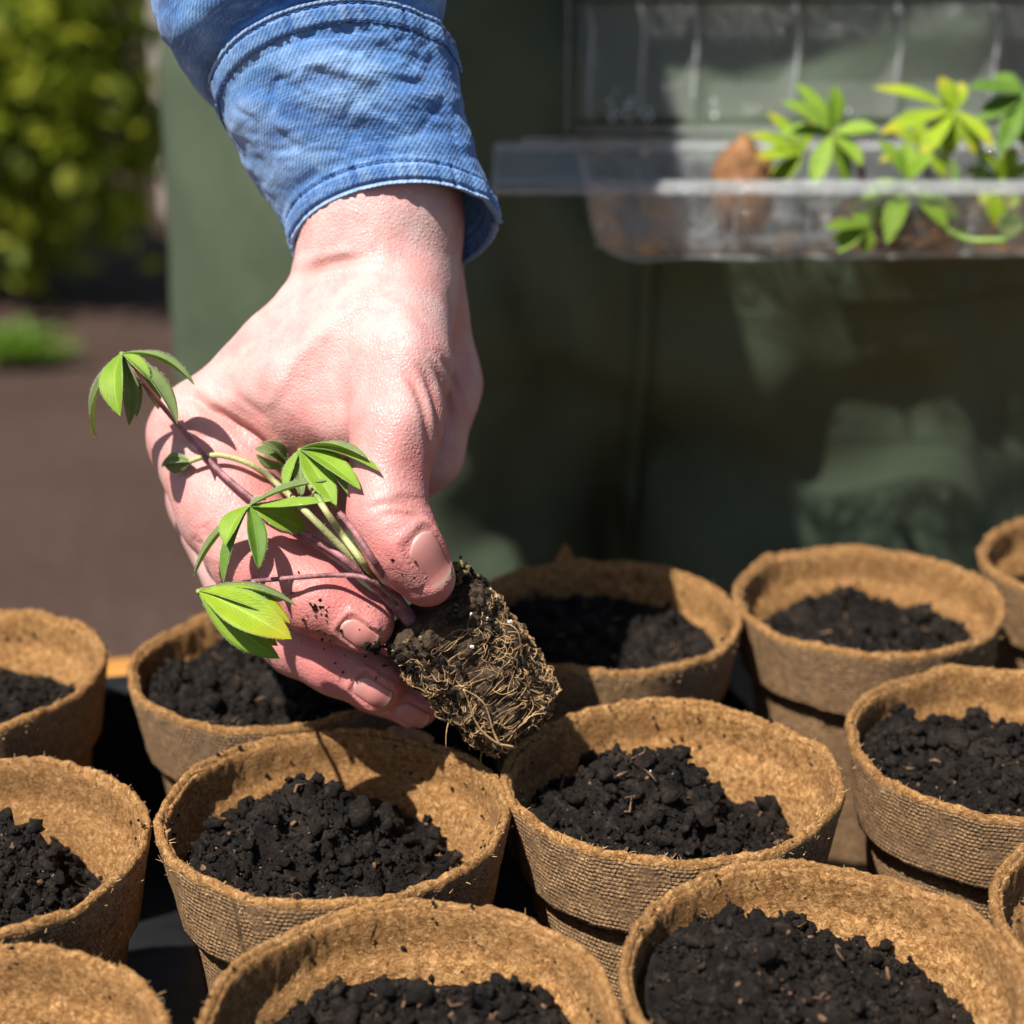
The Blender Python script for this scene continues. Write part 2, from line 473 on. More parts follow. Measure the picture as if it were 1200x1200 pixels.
def mat_leaf(name, c1, c2, trans=0.3, rough=0.42, vein=True):
    k = NT(name); uv = k.n('UVMap').outputs[0]; ob = k.coord('Object')
    sx = k.n('SeparateXYZ'); k.l(uv, sx.inputs[0])
    u = k.math('ABSOLUTE', k.math('SUBTRACT', sx.outputs[0], 0.5))
    n = k.noise(ob, 170, 3)
    c = k.ramp(n, [(0.3, c1), (0.7, c2)])
    if vein:
        c = k.mix(k.ramp(u, [(0.0,(0.55,)*3),(0.035,(0,0,0))]), c, tuple(min(1, x*1.5+0.06) for x in c2))
        c = k.mix(k.ramp(u, [(0.455,(0,0,0)),(0.5,(0.6,)*3)]), c, (0.45,0.55,0.32))
        sv = k.math('SINE', k.math('ADD', k.math('MULTIPLY', sx.outputs[1], 95), k.math('MULTIPLY', u, -70)))
        c = k.mix(k.ramp(sv, [(0.6,(0,0,0)),(1.0,(0.06,)*3)]), c, tuple(x*1.6 for x in c2))
        k.normal(k.bump(k.math('ADD', k.math('MULTIPLY', sv, 0.10), k.noise(ob, 1500, 3)), 0.00022, 0.5))
    if 'lime' in name: c = k.mix(k.ramp(k.math('ADD', sx.outputs[1], k.math('MULTIPLY', n, 0.25)), [(0.80,(0,0,0)),(1.08,(0.7,)*3)]), c, (0.56,0.46,0.03))
    k.base(c); k.rough(rough+.08); k.spec(0.26)
    tr = k.n('BsdfTranslucent'); k.l(k.mix(0.5, c, (0.42,0.62,0.06)), tr.inputs['Color'])
    ms = k.n('MixShader'); ms.inputs[0].default_value = trans
    k.l(k.b.outputs[0], ms.inputs[1]); k.l(tr.outputs[0], ms.inputs[2]); k.l(ms.outputs[0], k.out.inputs[0])
    return k.m
def mat_plastic():
    k = NT('clear_plastic'); ob = k.coord('Object')
    tr = k.n('BsdfTransparent'); tr.inputs[0].default_value = (0.96,0.97,0.97,1)
    gl = k.n('BsdfGlossy'); gl.inputs['Roughness'].default_value = 0.06
    df = k.n('BsdfDiffuse'); df.inputs[0].default_value = (0.8,0.82,0.84,1)
    fr = k.n('Fresnel'); fr.inputs[0].default_value = 1.55
    nb = k.bump(k.noise(ob, 70, 4, .6, .8), 0.010, 0.9)
    k.l(nb, gl.inputs['Normal']); k.l(nb, fr.inputs['Normal'])
    m1 = k.n('MixShader'); k.l(k.math('MULTIPLY', fr.outputs[0], 0.85, True), m1.inputs[0]); k.l(tr.outputs[0], m1.inputs[1]); k.l(gl.outputs[0], m1.inputs[2])
    m2 = k.n('MixShader'); m2.inputs[0].default_value = 0.09; k.l(m1.outputs[0], m2.inputs[1]); k.l(df.outputs[0], m2.inputs[2])
    k.l(m2.outputs[0], k.out.inputs[0])
    k.t.nodes.remove(k.b)
    return k.m
def mat_plastic_edge():
    k = NT('clear_plastic_edge'); ob = k.coord('Object')
    tr = k.n('BsdfTransparent'); tr.inputs[0].default_value = (0.95,0.96,0.96,1)
    k.base((0.82,0.84,0.85)); k.rough(0.22); k.spec(0.7); k.normal(k.bump(k.noise(ob, 90, 3, .6), 0.006, 0.8))
    ms = k.n('MixShader'); ms.inputs[0].default_value = 0.20; k.l(tr.outputs[0], ms.inputs[1]); k.l(k.b.outputs[0], ms.inputs[2]); k.l(ms.outputs[0], k.out.inputs[0])
    return k.m
def mat_trousers():
    k = NT('green_work_cloth'); ob = k.coord('Object')
    n = k.noise(ob, 14, 4, 0.6); f = k.noise(k.mapping(ob, (1,1,0.4)), 600, 3)
    c = k.ramp(n, [(0.3,(0.050,0.068,0.041)),(0.7,(0.078,0.102,0.063))])
    c = k.mix(k.ramp(f, [(0.4,(0,0,0)),(0.7,(0.3,)*3)]), c, (0.10,0.125,0.085))
    k.base(c); k.rough(0.8); k.spec(0.2); k.normal(k.bump(f, 0.0006, 0.5))
    return k.m
def mat_wood(name, c1, c2):
    k = NT(name); ob = k.coord('Object')
    g = k.noise(k.mapping(ob, (3,90,90)), 1.0, 5, .6, .5)
    k.base(k.ramp(g, [(0.3,c1),(0.7,c2)])); k.rough(0.6); k.spec(0.3); k.normal(k.bump(g, 0.001, 0.6))
    return k.m
def mat_ground():
    k = NT('bare_soil_ground'); ob = k.coord('Object')
    n = k.noise(ob, 1.2, 5, 0.6); f = k.noise(ob, 30, 5, 0.7)
    c = k.ramp(n, [(0.3,(0.060,0.037,0.029)),(0.7,(0.105,0.066,0.052))])
    c = k.mix(k.ramp(f, [(0.4,(0.4,)*3),(0.65,(0,0,0))]), c, (0.035,0.022,0.017))
    k.base(c); k.rough(0.95); k.spec(0.1); k.normal(k.bump(f, 0.03, 0.8))
    return k.m

M = dict(
 pot_out=mat_pot(True), pot_in=mat_pot(False), soil=mat_soil(), skin=mat_skin(), nail=mat_nail(),
 denim=mat_denim('denim'), denim_in=mat_denim('denim_inside', 0.75),
 thread=mat_simple('stitch_thread', (0.035,0.075,0.20), 0.8, 0.2, 300, 0.3, 0),
 fibre=mat_simple('peat_fibre_hair', (0.60,0.38,0.18), 0.9, 0.1, 200, 0.35, 0),
 leaf=mat_leaf('leaf_upper', (0.23,0.38,0.035), (0.33,0.49,0.055), 0.42),
 leaf_lime=mat_leaf('leaf_upper_lime', (0.28,0.43,0.022), (0.42,0.54,0.03), 0.42),
 leaf_back=mat_leaf('leaf_underside', (0.17,0.23,0.080), (0.26,0.32,0.13), 0.36, 0.6),
 leaf_mid=mat_leaf('leaf_upper_deep', (0.10,0.20,0.022), (0.16,0.28,0.035), 0.32),
 hairs=mat_simple('leaf_hair', (0.62,0.66,0.52), 0.7, 0.2, 200, 0.1, 0),
 stem_purple=mat_simple('purple_petiole', (0.27,0.115,0.125), 0.45, 0.4, 350, 0.55, 0.0003, 1500),
 stem_green=mat_simple('pale_green_petiole', (0.40,0.40,0.17), 0.45, 0.4, 150, 0.25, 0.0003, 1500),
 stem_fresh=mat_simple('green_petiole', (0.22,0.34,0.07), 0.45, 0.4, 150, 0.25, 0.0003, 1500),
 root=mat_simple('root_fibre', (0.42,0.265,0.125), 0.7, 0.2, 330, 0.7, 0.0002, 1500),
 plugsoil=mat_simple('root_plug_soil', (0.062,0.041,0.026), 0.9, 0.15, 420, 0.85, 0.0016, 1100),
 perlite=mat_simple('perlite_grain', (0.72,0.70,0.64), 0.8, 0.2, 300, 0.12, 0.0003, 900),
 moss=mat_simple('moss', (0.16,0.13,0.06), 0.9, 0.1, 400, 0.4, 0.001, 1200),
 chip=mat_simple('wood_chip', (0.15,0.085,0.048), 0.8, 0.2, 300, 0.5, 0.0006, 600),
 black=mat_simple('black_plastic', (0.010,0.010,0.011), 0.45, 0.3, 50, 0.3, 0.0008, 160),
 glint=mat_simple('glint_bead', (0.75,0.8,0.82), 0.08, 0.9, 50, 0.05, 0), plastic=mat_plastic(), plastic_edge=mat_plastic_edge(), trousers=mat_trousers(),
 wood=mat_wood('orange_wood', (0.36,0.155,0.03), (0.52,0.25,0.06)),
 wood_grey=mat_wood('pale_wood', (0.42,0.36,0.31), (0.62,0.55,0.49)),
 ground=mat_ground(),
 hedge1=mat_leaf('hedge_leaf', (0.20,0.225,0.014), (0.36,0.37,0.024), 0.45, 0.5, False),
 hedge2=mat_leaf('hedge_leaf_dark', (0.09,0.125,0.014), (0.17,0.20,0.02), 0.35, 0.5, False),
 bark=mat_simple('bark', (0.08,0.055,0.04), 0.9, 0.1, 20, 0.4, 0.01, 40),
)

# ------------------------------------------------------------------ ground, hedge, table
GH = CAM[2]
RIM = GH - 0.2022                   # height of the pot rims
POT_H = 0.075
TRAY_FLOOR = RIM - POT_H            # pots stand here
TABLE = TRAY_FLOOR - 0.004
ROW = math.radians(12)              # the pot rows run at a slant to the view
def ground():
    n = 80
    xs = np.sign(np.linspace(-1,1,n))*np.abs(np.linspace(-1,1,n))**2.2*120
    ys = np.sign(np.linspace(-1,1,n))*np.abs(np.linspace(-1,1,n))**2.2*120+3
    X, Y = np.meshgrid(xs, ys)
    Z = 0.02*fbm(np.stack([X*1.3, Y*1.3, 0*X], -1), 3, 5)
    V = np.stack([X, Y, Z], -1).reshape(-1, 3)
    o = mesh_obj('ground', V, grid_faces(n, n), M['ground'])
    tag(o, 'bare brown soil of the garden bed', kind='structure')
ground()

def leaf_cloud(name, center, size, count, leaf, mats, parent, seed, flat=0.0):
    r = np.random.default_rng(seed)
    V, F, MI = [], [], []
    c = np.asarray(center); s = np.asarray(size)
    nlump = 46
    lump = r.normal(size=(nlump, 3)); lump /= np.linalg.norm(lump, axis=1)[:, None]
    lump *= r.uniform(0.35, 0.92, (nlump, 1)); lump[:, 2] = np.where(lump[:, 2] < -0.2, lump[:, 2]*1.15, lump[:, 2])
    for i in range(count):
        q = lump[r.integers(nlump)] + r.normal(size=3)*0.17
        p = c + q*s
        if p[2] < c[2]-s[2]*0.93: continue
        a = r.normal(size=3); a[2] -= 0.3; a /= np.linalg.norm(a)
        b = np.cross(a, r.normal(size=3)); b /= np.linalg.norm(b)
        L = leaf*r.uniform(0.6, 1.3); w = L*0.28
        nn = np.cross(a, b)
        k = len(V)
        V += [p, p+a*L*0.5+b*w+nn*w*0.3, p+a*L, p+a*L*0.5-b*w+nn*w*0.3]
        F.append([k, k+1, k+2, k+3]); MI.append(0 if r.random() < 0.68 else 1)
    uv = np.tile([[0.5,0],[1,0.5],[0.5,1],[0,0.5]], (len(F), 1))
    return mesh_obj(name, V, F, mats, parent, False, MI, uv)
def shrub(x, y, rx, ry, h, label, seed):
    e = empty('garden_shrub', (x, y, 0))
    r = np.random.default_rng(seed)
    leaf_cloud('crown', (0, 0, h*0.50), (rx, ry, h*0.50), 9000, 0.075, [M['hedge1'], M['hedge2']], e, seed)
    mb = MB()
    for k in range(7):
        a = r.uniform(0, 6.28)
        mb.tube(catmull([(0.06*math.cos(a), 0.06*math.sin(a), -0.02), (rx*.25*math.cos(a), ry*.25*math.sin(a), h*.3), (rx*.6*math.cos(a+.3), ry*.6*math.sin(a+.3), h*.75)], 8), np.linspace(0.018, 0.004, 8), 6)
    mb.build('trunk', M['bark'], e)
    tag(e, label, 'shrub', 'shrubs along the back of the garden bed')
for x, y, rx, ry, h, lb, sd in [
    (-1.22, 4.30, 0.42, 0.42, 1.75, 'yellow-green leafy shrub nearest to the pale fence post', 11),
    (-2.02, 4.45, 0.55, 0.45, 1.95, 'tall yellow-green shrub at the far end of the shrub row', 12),
    (0.35, 5.6, 0.75, 0.5, 1.7, 'broad shrub behind the standing person', 13),
    (2.0, 5.4, 0.8, 0.5, 1.8, 'wide shrub beyond the person on the clear tray side', 14)]:
    shrub(x, y, rx, ry, h, lb, sd)
def fence_post():
    x, y = W(205, 150, 5.4)[:2]
    e = empty('fence_post', (x, y, 0))
    mb = MB(); mb.box((-0.045,-0.045,-0.05), (0.045,0.045,1.15)); add_bevel(mb.build('post', M['wood_grey'], e, False), 0.006)
    mb = MB(); mb.box((-0.06,-0.06,1.153), (0.06,0.06,1.18)); add_bevel(mb.build('post_cap', M['wood_grey'], e, False), 0.006)
    tag(e, 'pale weathered wooden fence post behind the person beside the shrub', 'fence post')
fence_post()
def tuft():
    x, y = W(22, 432, 3.85)[:2]
    e = empty('weed_tuft', (x, y, 0))
    r = np.random.default_rng(4); V=[];F=[];uv=[]
    for i in range(130):
        a = r.uniform(0,6.28); t = r.uniform(0.25,1.1); L = r.uniform(.05,.12)
        d = np.array([math.cos(a)*math.sin(t), math.sin(a)*math.sin(t), math.cos(t)]); b = np.cross(d, (0,0,1)); b/=np.linalg.norm(b)
        p = np.array([r.normal()*.03, r.normal()*.03, 0.015]); k=len(V)
        V += [p, p+d*L*.55+b*.012, p+d*L-np.array([0,0,L*.25]), p+d*L*.55-b*.012]; F.append([k,k+1,k+2,k+3]); uv += [[.5,0],[1,.5],[.5,1],[0,.5]]
    mesh_obj('foliage', V, F, M['leaf_mid'], e, False, None, np.array(uv))
    tag(e, 'small green weed tuft on the bare brown soil', 'plant')
tuft()

def table():
    e = empty('potting_table', (0.04, 0.3, 0))
    e.rotation_euler = (0, 0, ROW)
    y0, y1 = -0.07, 0.338
    n = 4; w = (y1-y0)/n
    for i in range(n):
        mb = MB(); mb.box((-0.75, y0+i*w+0.0015, TABLE-0.024), (0.75, y0+(i+1)*w-0.0015, TABLE))
        add_bevel(mb.build('plank', M['wood'], e, False), 0.002)
    for sx in (-1, 1):
        for yy in (y0+0.05, y1-0.05):
            mb = MB(); mb.box((sx*0.68-0.025, yy-0.025, 0), (sx*0.68+0.025, yy+0.025, TABLE-0.0245))
            add_bevel(mb.build('leg', M['wood'], e, False), 0.003)
        mb = MB(); mb.box((sx*0.68-0.012, y0+0.078, TABLE-0.10), (sx*0.68+0.012, y1-0.078, TABLE-0.0255)); mb.build('apron', M['wood'], e, False)
    tag(e, 'orange wooden potting table with plank top under the black tray', 'table')
table()
def black_tray():
    x0, x1, y0, y1 = -0.26, 0.40, 0.20, 0.4915        # in the rows' own axes
    cx, cy = (x0+x1)/2, (y0+y1)/2
    e = empty('seed_tray', (cx*math.cos(ROW)-cy*math.sin(ROW), cx*math.sin(ROW)+cy*math.cos(ROW), TABLE))
    e.rotation_euler = (0, 0, ROW)
    b = lambda m, a, c: m.box((a[0]-cx, a[1]-cy, a[2]-TABLE), (c[0]-cx, c[1]-cy, c[2]-TABLE))
    mb = MB(); b(mb, (x0, y0, TABLE+0.0005), (x1, y1, TRAY_FLOOR)); mb.build('floor', M['black'], e, False)
    hw = 0.042
    for a, c in (((x0,y0),(x1,y0+.003)), ((x0,y1-.003),(x1,y1)), ((x0,y0+.0035),(x0+.003,y1-.0035)), ((x1-.003,y0+.0035),(x1,y1-.0035))):
        mb = MB(); b(mb, (*a, TRAY_FLOOR+.0004), (*c, TRAY_FLOOR+hw)); mb.build('side_wall', M['black'], e, False)
    for a, c in (((x0-.012,y0-.012),(x1+.012,y0+.004)), ((x0-.012,y1-.004),(x1+.012,y1+.007)), ((x0-.012,y0+.0045),(x0+.004,y1-.0045)), ((x1-.004,y0+.0045),(x1+.012,y1-.0045))):
        mb = MB(); b(mb, (*a, TRAY_FLOOR+hw+.0004), (*c, TRAY_FLOOR+hw+.004)); add_bevel(mb.build('rim', M['black'], e, False), 0.0015)
    tag(e, 'black plastic seed tray holding the brown peat pots', 'tray')
black_tray()

# ------------------------------------------------------------------ peat pots
PX = dict(P1=(-47,785),P2=(328,775),P3=(709,722),P4=(1014,700),P5=(1304,655),P6=(-36,985),P7=(392,955),P8=(791,915),P9=(1183,870),P10=(-42,1258),P11=(464,1187),P12=(967,1135),P13=(1396,1068))
PW = {}
for k_, (x_, y_) in PX.items():
    v_ = (y_-600)/FPX; z_ = 0.2022/(SP+v_*CP); PW[k_] = np.array([(x_-600)/FPX*z_, z_*(CP-v_*SP)])
for _ in range(60):
    ks = list(PW)
    for i in range(len(ks)):
        for j in range(i):
            d = PW[ks[i]]-PW[ks[j]]; L = np.hypot(*d)
            if L < 0.0800:
                PW[ks[i]] += d/L*(0.0800-L)*0.25; PW[ks[j]] -= d/L*(0.0800-L)*0.25
RO = 0.0396
# outer wall profile below the collar, then the inside
NS = 224
def pot_meshes(seed):
    ang = np.arange(NS)*2*math.pi/NS
    ca, sa = np.cos(ang), np.sin(ang)
    def edge(a, s, amp, fr): return amp*fbm(np.stack([np.cos(a)*fr, np.sin(a)*fr, 0*a+s], -1), 4, seed)
    lipz = edge(ang, 1.0, 0.0012, 4) + edge(ang, 8, 0.0006, 38) - 0.0010*np.clip(edge(ang, 12, 1.0, 9)-0.25, 0, 1)
    ov = edge(ang, 3.0, 0.0016, 1.3) + edge(ang, 6.0, 0.0005, 7)
    def ring(r, z, k=1.0, zz=1.0, rough=0.0):
        rr = r + ov*k + (rough*fbm(np.stack([ca*26, sa*26, 0*ca+z*700], -1), 3, seed+9) if rough else 0)
        return np.stack([rr*ca, rr*sa, z+lipz*zz+0*ca], -1)
    # body: bottom centre -> outer wall -> (hidden under collar) -> rim -> inner wall -> inner floor
    prof = []
    for t in np.linspace(0, 1, 14): prof.append((0.0265+(0.0335-0.0265)*t, -POT_H+(POT_H-0.0205)*t, 0, 0.0003))
    for r, z in ((0.0350,-0.0186),(0.0362,-0.0130),(0.0368,-0.0080),(0.0371,-0.0040),(0.0373,-0.0015),(0.0373,-0.0006),(0.0371,0.0001)): prof.append((r, z, 1, 0.0002))
    no = len(prof)
    for r, z in ((0.0366,-0.0006),(0.0364,-0.0020),(0.0363,-0.0045),(0.0362,-0.0070),(0.0360,-0.0088),(0.0355,-0.0098),(0.0347,-0.0106),(0.0338,-0.0120),(0.0328,-0.0142),(0.0316,-0.0170),(0.0304,-0.0200),(0.0297,-0.027),(0.0290,-0.035),(0.0280,-0.047),(0.027,-0.06),(0.0255,-0.070)): prof.append((r, z, 2, 0.0006))
    V = []; UV = []
    for r, z, part, rg in prof:
        zz = max(0, 1+z/0.012)
        V.append(ring(r, z, 0.7+0.3*zz, zz, rg)); UV.append(np.stack([np.arange(NS)/NS, 0*ca+z], -1))
    V = np.vstack(V); UV = np.vstack(UV)
    F = grid_faces(NS, len(prof), True)
    MI = [0]*(NS*(no-2)) + [1]*(NS*(len(prof)-1-(no-2)))
    F.append(list(range(NS))[::-1]); MI.append(0)
    F.append([(len(prof)-1)*NS+k for k in range(NS)]); MI.append(1)
    me_b = (V, F, MI, UV)
    # collar: the folded outer band with its thick fuzzy lip
    cp = [(0.0342,-0.0204),(0.0350,-0.0211),(0.0358,-0.0207),(0.0361,-0.0195),(0.0366,-0.0165),(0.0372,-0.013),(0.0379,-0.009),(0.0386,-0.005),(0.0391,-0.0022),(0.0394,-0.0008),(0.0392,0.0004),(0.0386,0.0010),(0.0379,0.0009),(0.0374,0.0003),(0.0371,-0.0010)]
    V = []; UV = []
    botz = edge(ang, 5, 0.0012, 2.2)
    for i, (r, z) in enumerate(cp):
        zz = max(0, 1+z/0.012); R_ = ring(r, z, 0.7+0.3*zz, zz, 0.0005 if i > 7 else 0.0004)
        R_[:, 2] += botz*max(0, -z/0.02)
        V.append(R_); UV.append(np.stack([np.arange(NS)/NS, 0*ca+z*1.02], -1))
    V = np.vstack(V); UV = np.vstack(UV)
    F = grid_faces(NS, len(cp), True)
    MI = [0]*(NS*9)+[1]*(NS*(len(cp)-10))
    me_c = (V, F, MI, UV)
    # rim fibres
    r = np.random.default_rng(seed); mb = MB()
    for i in range(560):
        a = r.uniform(0, 2*math.pi); k = int(a/(2*math.pi)*NS) % NS
        rr = r.uniform(0.0370, 0.0397); z0 = lipz[k]+0.0004 if rr < 0.0392 else lipz[k]-r.uniform(0, 0.004)
        p = np.array([(rr+ov[k])*math.cos(a), (rr+ov[k])*math.sin(a), z0-0.0003])
        d = np.array([math.cos(a)*r.normal()*0.8-math.sin(a)*r.normal()*1.1, math.sin(a)*r.normal()*.8+math.cos(a)*r.normal()*1.1, abs(r.normal())*0.7+0.15]); d /= np.linalg.norm(d)
        L = r.uniform(0.0004, 0.0013) * (1.7 if r.random() < 0.06 else 1); bend = r.normal(size=3)*L*0.35
        pts = [p, p+d*L*.5+bend*.4, p+d*L+bend]
        mb.tube(pts, np.array([0.00008,0.00006,0.00003])*r.uniform(.7,1.3), 3)
    me_f = (np.vstack(mb.V), mb.F)
    return me_b, me_c, me_f
POT_LABEL = dict(
 P1='peat pot at the back beside the exposed orange table edge, grey-lipped and part filled',
 P2='peat pot under the fingers and bright lime leaves, with dry crumbs on its inner wall',
 P3='peat pot behind the root plug with a torn paper point on its back rim',
 P4='back peat pot in front of the trousers with a shadow patch across its back rim',
 P5='peat pot farthest back at the end of the rear row, under the clear tray',
 P6='peat pot with tall soil mound, under the grey-lipped pot and touching the leaf-shadowed pot',
 P7='peat pot with leaf-shaped shadow on its inner wall and wood chip on its rim',
 P8='peat pot receiving the seedling, its rim just under the hanging root plug',
 P9='peat pot with two soil mounds, one big clod against its inner wall',
 P10='front corner peat pot with only a small soil clod visible inside',
 P11='front peat pot directly before the one with the leaf-shaped shadow',
 P12='front peat pot with wide broken soil heap, wood slivers and mossy green specks',
 P13='peat pot at the end of the front row beyond the mossy-soil pot')
POTVAR = [pot_meshes(100+i) for i in range(4)]
pot_proto = {}
def soil_mesh(seed, base, bumps, tilt, crumbs=700):
    """heap inside a pot; heights relative to the rim; bumps = [(x, y, height, sigma)] in pot radii"""
    n = 150
    g = np.linspace(-1, 1, n)
    X, Y = np.meshgrid(g, g)
    x = X*np.sqrt(1-Y*Y/2); y = Y*np.sqrt(1-X*X/2)          # the square mapped onto the disc
    def height(x, y):
        z = base + tilt[0]*x + tilt[1]*y
        for bx, by, bh, bs in bumps: z = z + bh*np.exp(-((x-bx)**2+(y-by)**2)/(2*bs*bs))
        return z
    def inner(z): return np.interp(-z, [0, 0.0088, 0.0106, 0.0142, 0.020, 0.047, 0.07], [0.0364, 0.0360, 0.0347, 0.0328, 0.0304, 0.0280, 0.0255]) - 0.0010
    def relief(px, py, Z):
        P = np.stack([px*130, py*130, Z*130+seed*3.7], -1)
        wp = 0.7*np.stack([vnoise(P, 3), vnoise(P, 4), vnoise(P, 5)], -1)
        w1 = worley(P*0.62+wp, seed); w2 = worley(P*2.0+wp, seed+1)
        return (0.55-w1)*0.0078 + (0.5-w2)*0.0030 + 0.0042*fbm(P*0.8, 3, seed) + 0.0016*fbm(P*5, 3, seed+4, 0.8)
    Z = height(x, y)
    lim = inner(Z)
    px, py = x*lim, y*lim
    rim = np.clip((1-np.sqrt(x*x+y*y))*6, 0, 1)
    Zt = Z + relief(px, py, Z)*(0.35+0.65*rim)
    P6 = np.stack([px*700, py*700, Zt*700], -1)
    px = px + 0.0007*fbm(P6*0.5, 2, seed+7)*rim; py = py + 0.0007*fbm(P6*0.5+9, 2, seed+8)*rim
    V = [np.stack([px, py, Zt], -1).reshape(-1, 3)]
    F = grid_faces(n, n)
    off = n*n
    r = np.random.default_rng(seed+50)
    ICO = []
    for sd in (1, 2):
        bm = bmesh.new(); bmesh.ops.create_icosphere(bm, subdivisions=sd, radius=1); bm.verts.ensure_lookup_table()
        ICO.append((np.array([v.co[:] for v in bm.verts]), [[v.index for v in f.verts] for f in bm.faces])); bm.free()
    MI = [0]*len(F)
    rr = np.sqrt(r.random(crumbs))*0.97; an = r.uniform(0, 6.283, crumbs)
    cx, cy = rr*np.cos(an), rr*np.sin(an); cz = height(cx, cy); lm = inner(cz)
    dz = relief(cx*lm, cy*lm, cz)
    for i in range(crumbs):
        s = min(0.0026, 0.00032*math.exp(abs(r.normal())*0.80))
        if rr[i]*lm[i]+s > lm[i]: continue
        ico, icof = ICO[1 if s > 0.0007 else 0]
        sc = s*r.uniform(0.55, 1.3, 3)
        q = ico*(1+0.50*vnoise(ico*1.4+i*3.1, i)[:, None]+0.35*vnoise(ico*3.1+i*1.7, i+5)[:, None])
        R_ = np.array(Matrix.Rotation(r.uniform(0, 6.28), 3, Vector(r.normal(size=3))))
        V.append((q*sc)@R_.T + np.array([cx[i]*lm[i], cy[i]*lm[i], cz[i]+dz[i]+s*r.uniform(0.0, 0.8)]))
        m = 0
        if s < 0.0009:
            t = r.random(); m = 2 if t < 0.04 else 0
        F += [[k+off for k in f] for f in icof]; MI += [m]*len(icof); off += len(ico)
    nt = int(crumbs*2.2)       # fine crumb scattered over everything
    rt = np.sqrt(r.random(nt))*0.97; at = r.uniform(0, 6.283, nt); tx, ty = rt*np.cos(at), rt*np.sin(at); tz = height(tx, ty); tl = inner(tz)-0.0006
    tz = tz + relief(tx*tl, ty*tl, tz)
    ico, icof = ICO[0]; ts = 0.00016*np.exp(np.abs(r.normal(size=nt))*0.6)
    Q = ico[None]*(1+0.35*r.normal(size=(nt, len(ico), 1)))*ts[:, None, None] + np.stack([tx*tl, ty*tl, tz+ts*0.9], -1)[:, None, :]
    V.append(Q.reshape(-1, 3))
    F += (np.array(icof)[None]+(off+np.arange(nt)*len(ico))[:, None, None]).reshape(-1, 3).tolist()
    mt_ = np.where(r.random(nt) < .02, 2, np.where(r.random(nt) < .0008, 1, 0)); MI += np.repeat(mt_, len(icof)).tolist(); off += nt*len(ico)
    for i in range(70):        # crumbs clinging to the wall and the lip
        a = r.uniform(0, 6.283); z = -abs(r.normal())*0.007-0.0012
        if r.random() < .2: z, R0 = 0.0011, r.uniform(.0368, .0388)
        else: R0 = float(inner(np.array(z)))+0.0009
        s = r.uniform(.00018, .0006); ico, icof = ICO[0]
        V.append(ico*(1+.5*r.normal(size=(len(ico), 1))*.6)*s+np.array([R0*math.cos(a), R0*math.sin(a), z]))
        F += [[k+off for k in f] for f in icof]; MI += [0]*len(icof); off += len(ico)
    for i in range(26):        # thin fibres and slivers in the compost
        k = r.integers(crumbs)
        d = r.normal(size=3); d[2] *= 0.35; d /= np.linalg.norm(d); L = r.uniform(.0015, .006)
        p = np.array([cx[k]*lm[k]*.9, cy[k]*lm[k]*.9, cz[k]+dz[k]+0.0008])
        tv, tf = tube_geo([p-d*L*.5, p+r.normal(size=3)*L*.15, p+d*L*.5], np.array([.0002,.0003,.0001])*r.uniform(.6,1.5), 4)
        V.append(tv); F += [[k+off for k in f] for f in tf]; MI += [2]*len(tf); off += len(tv)
    return np.vstack(V), F, MI
SOIL = dict(  # base, bumps, tilt, label
 P1=(-0.0155, [(0.30,-0.05,0.009,0.30)], (0,0), 'dark soil mound in the grey-lipped pot beside the table edge'),
 P2=(-0.0085, [(-0.35,0.15,0.002,0.35)], (-0.001,-0.001), 'dry-topped soil almost filling the pot under the lime leaves'),
 P3=(-0.0105, [(-0.2,0.1,0.003,0.5)], (-0.001,0.001), 'soil nearly filling the pot behind the root plug'),
 P4=(-0.0145, [(-0.1,0.0,0.003,0.5)], (0,0), 'low flat soil in the back pot before the trousers'),
 P5=(-0.017, [(0,0,0.004,0.5)], (0,0), 'soil in the farthest pot of the rear row'),
 P6=(-0.0185, [(0.10,0.22,0.016,0.30),(0.52,-0.20,0.008,0.22)], (-0.003,0), 'steep soil mound in the pot touching the leaf-shadowed pot'),
 P7=(-0.0160, [(-0.10,0.24,0.0125,0.34),(-0.5,-0.2,0.004,0.4)], (-0.003,-0.001), 'peaked black soil heap under the leaf-shaped shadow'),
 P8=(-0.0160, [(-0.16,0.24,0.0125,0.34),(-0.5,-0.1,0.004,0.4)], (-0.004,-0.001), 'black soil heap in the pot below the root plug'),
 P9=(-0.0130, [(-0.68,0.30,0.012,0.20),(-0.05,0.20,0.009,0.34)], (0,-0.001), 'two joined soil mounds beside a big clod against the pot wall'),
 P10=(-0.0150, [(0.34,0.35,0.012,0.20)], (0,0), 'small soil clod deep in the front corner pot'),
 P11=(-0.0140, [(0.52,0.26,0.010,0.28),(-0.1,0.25,0.007,0.3)], (0,0), 'loose soil in the front pot before the leaf-shadowed pot'),
 P12=(-0.0115, [(-0.38,0.30,0.009,0.36),(0.25,0.0,0.004,0.42)], (-0.004,-0.001), 'wide broken soil heap with pale slivers and mossy specks'),
 P13=(-0.014, [(-0.3,0,0.006,0.4)], (0,0), 'soil in the pot beyond the mossy-soil pot'))
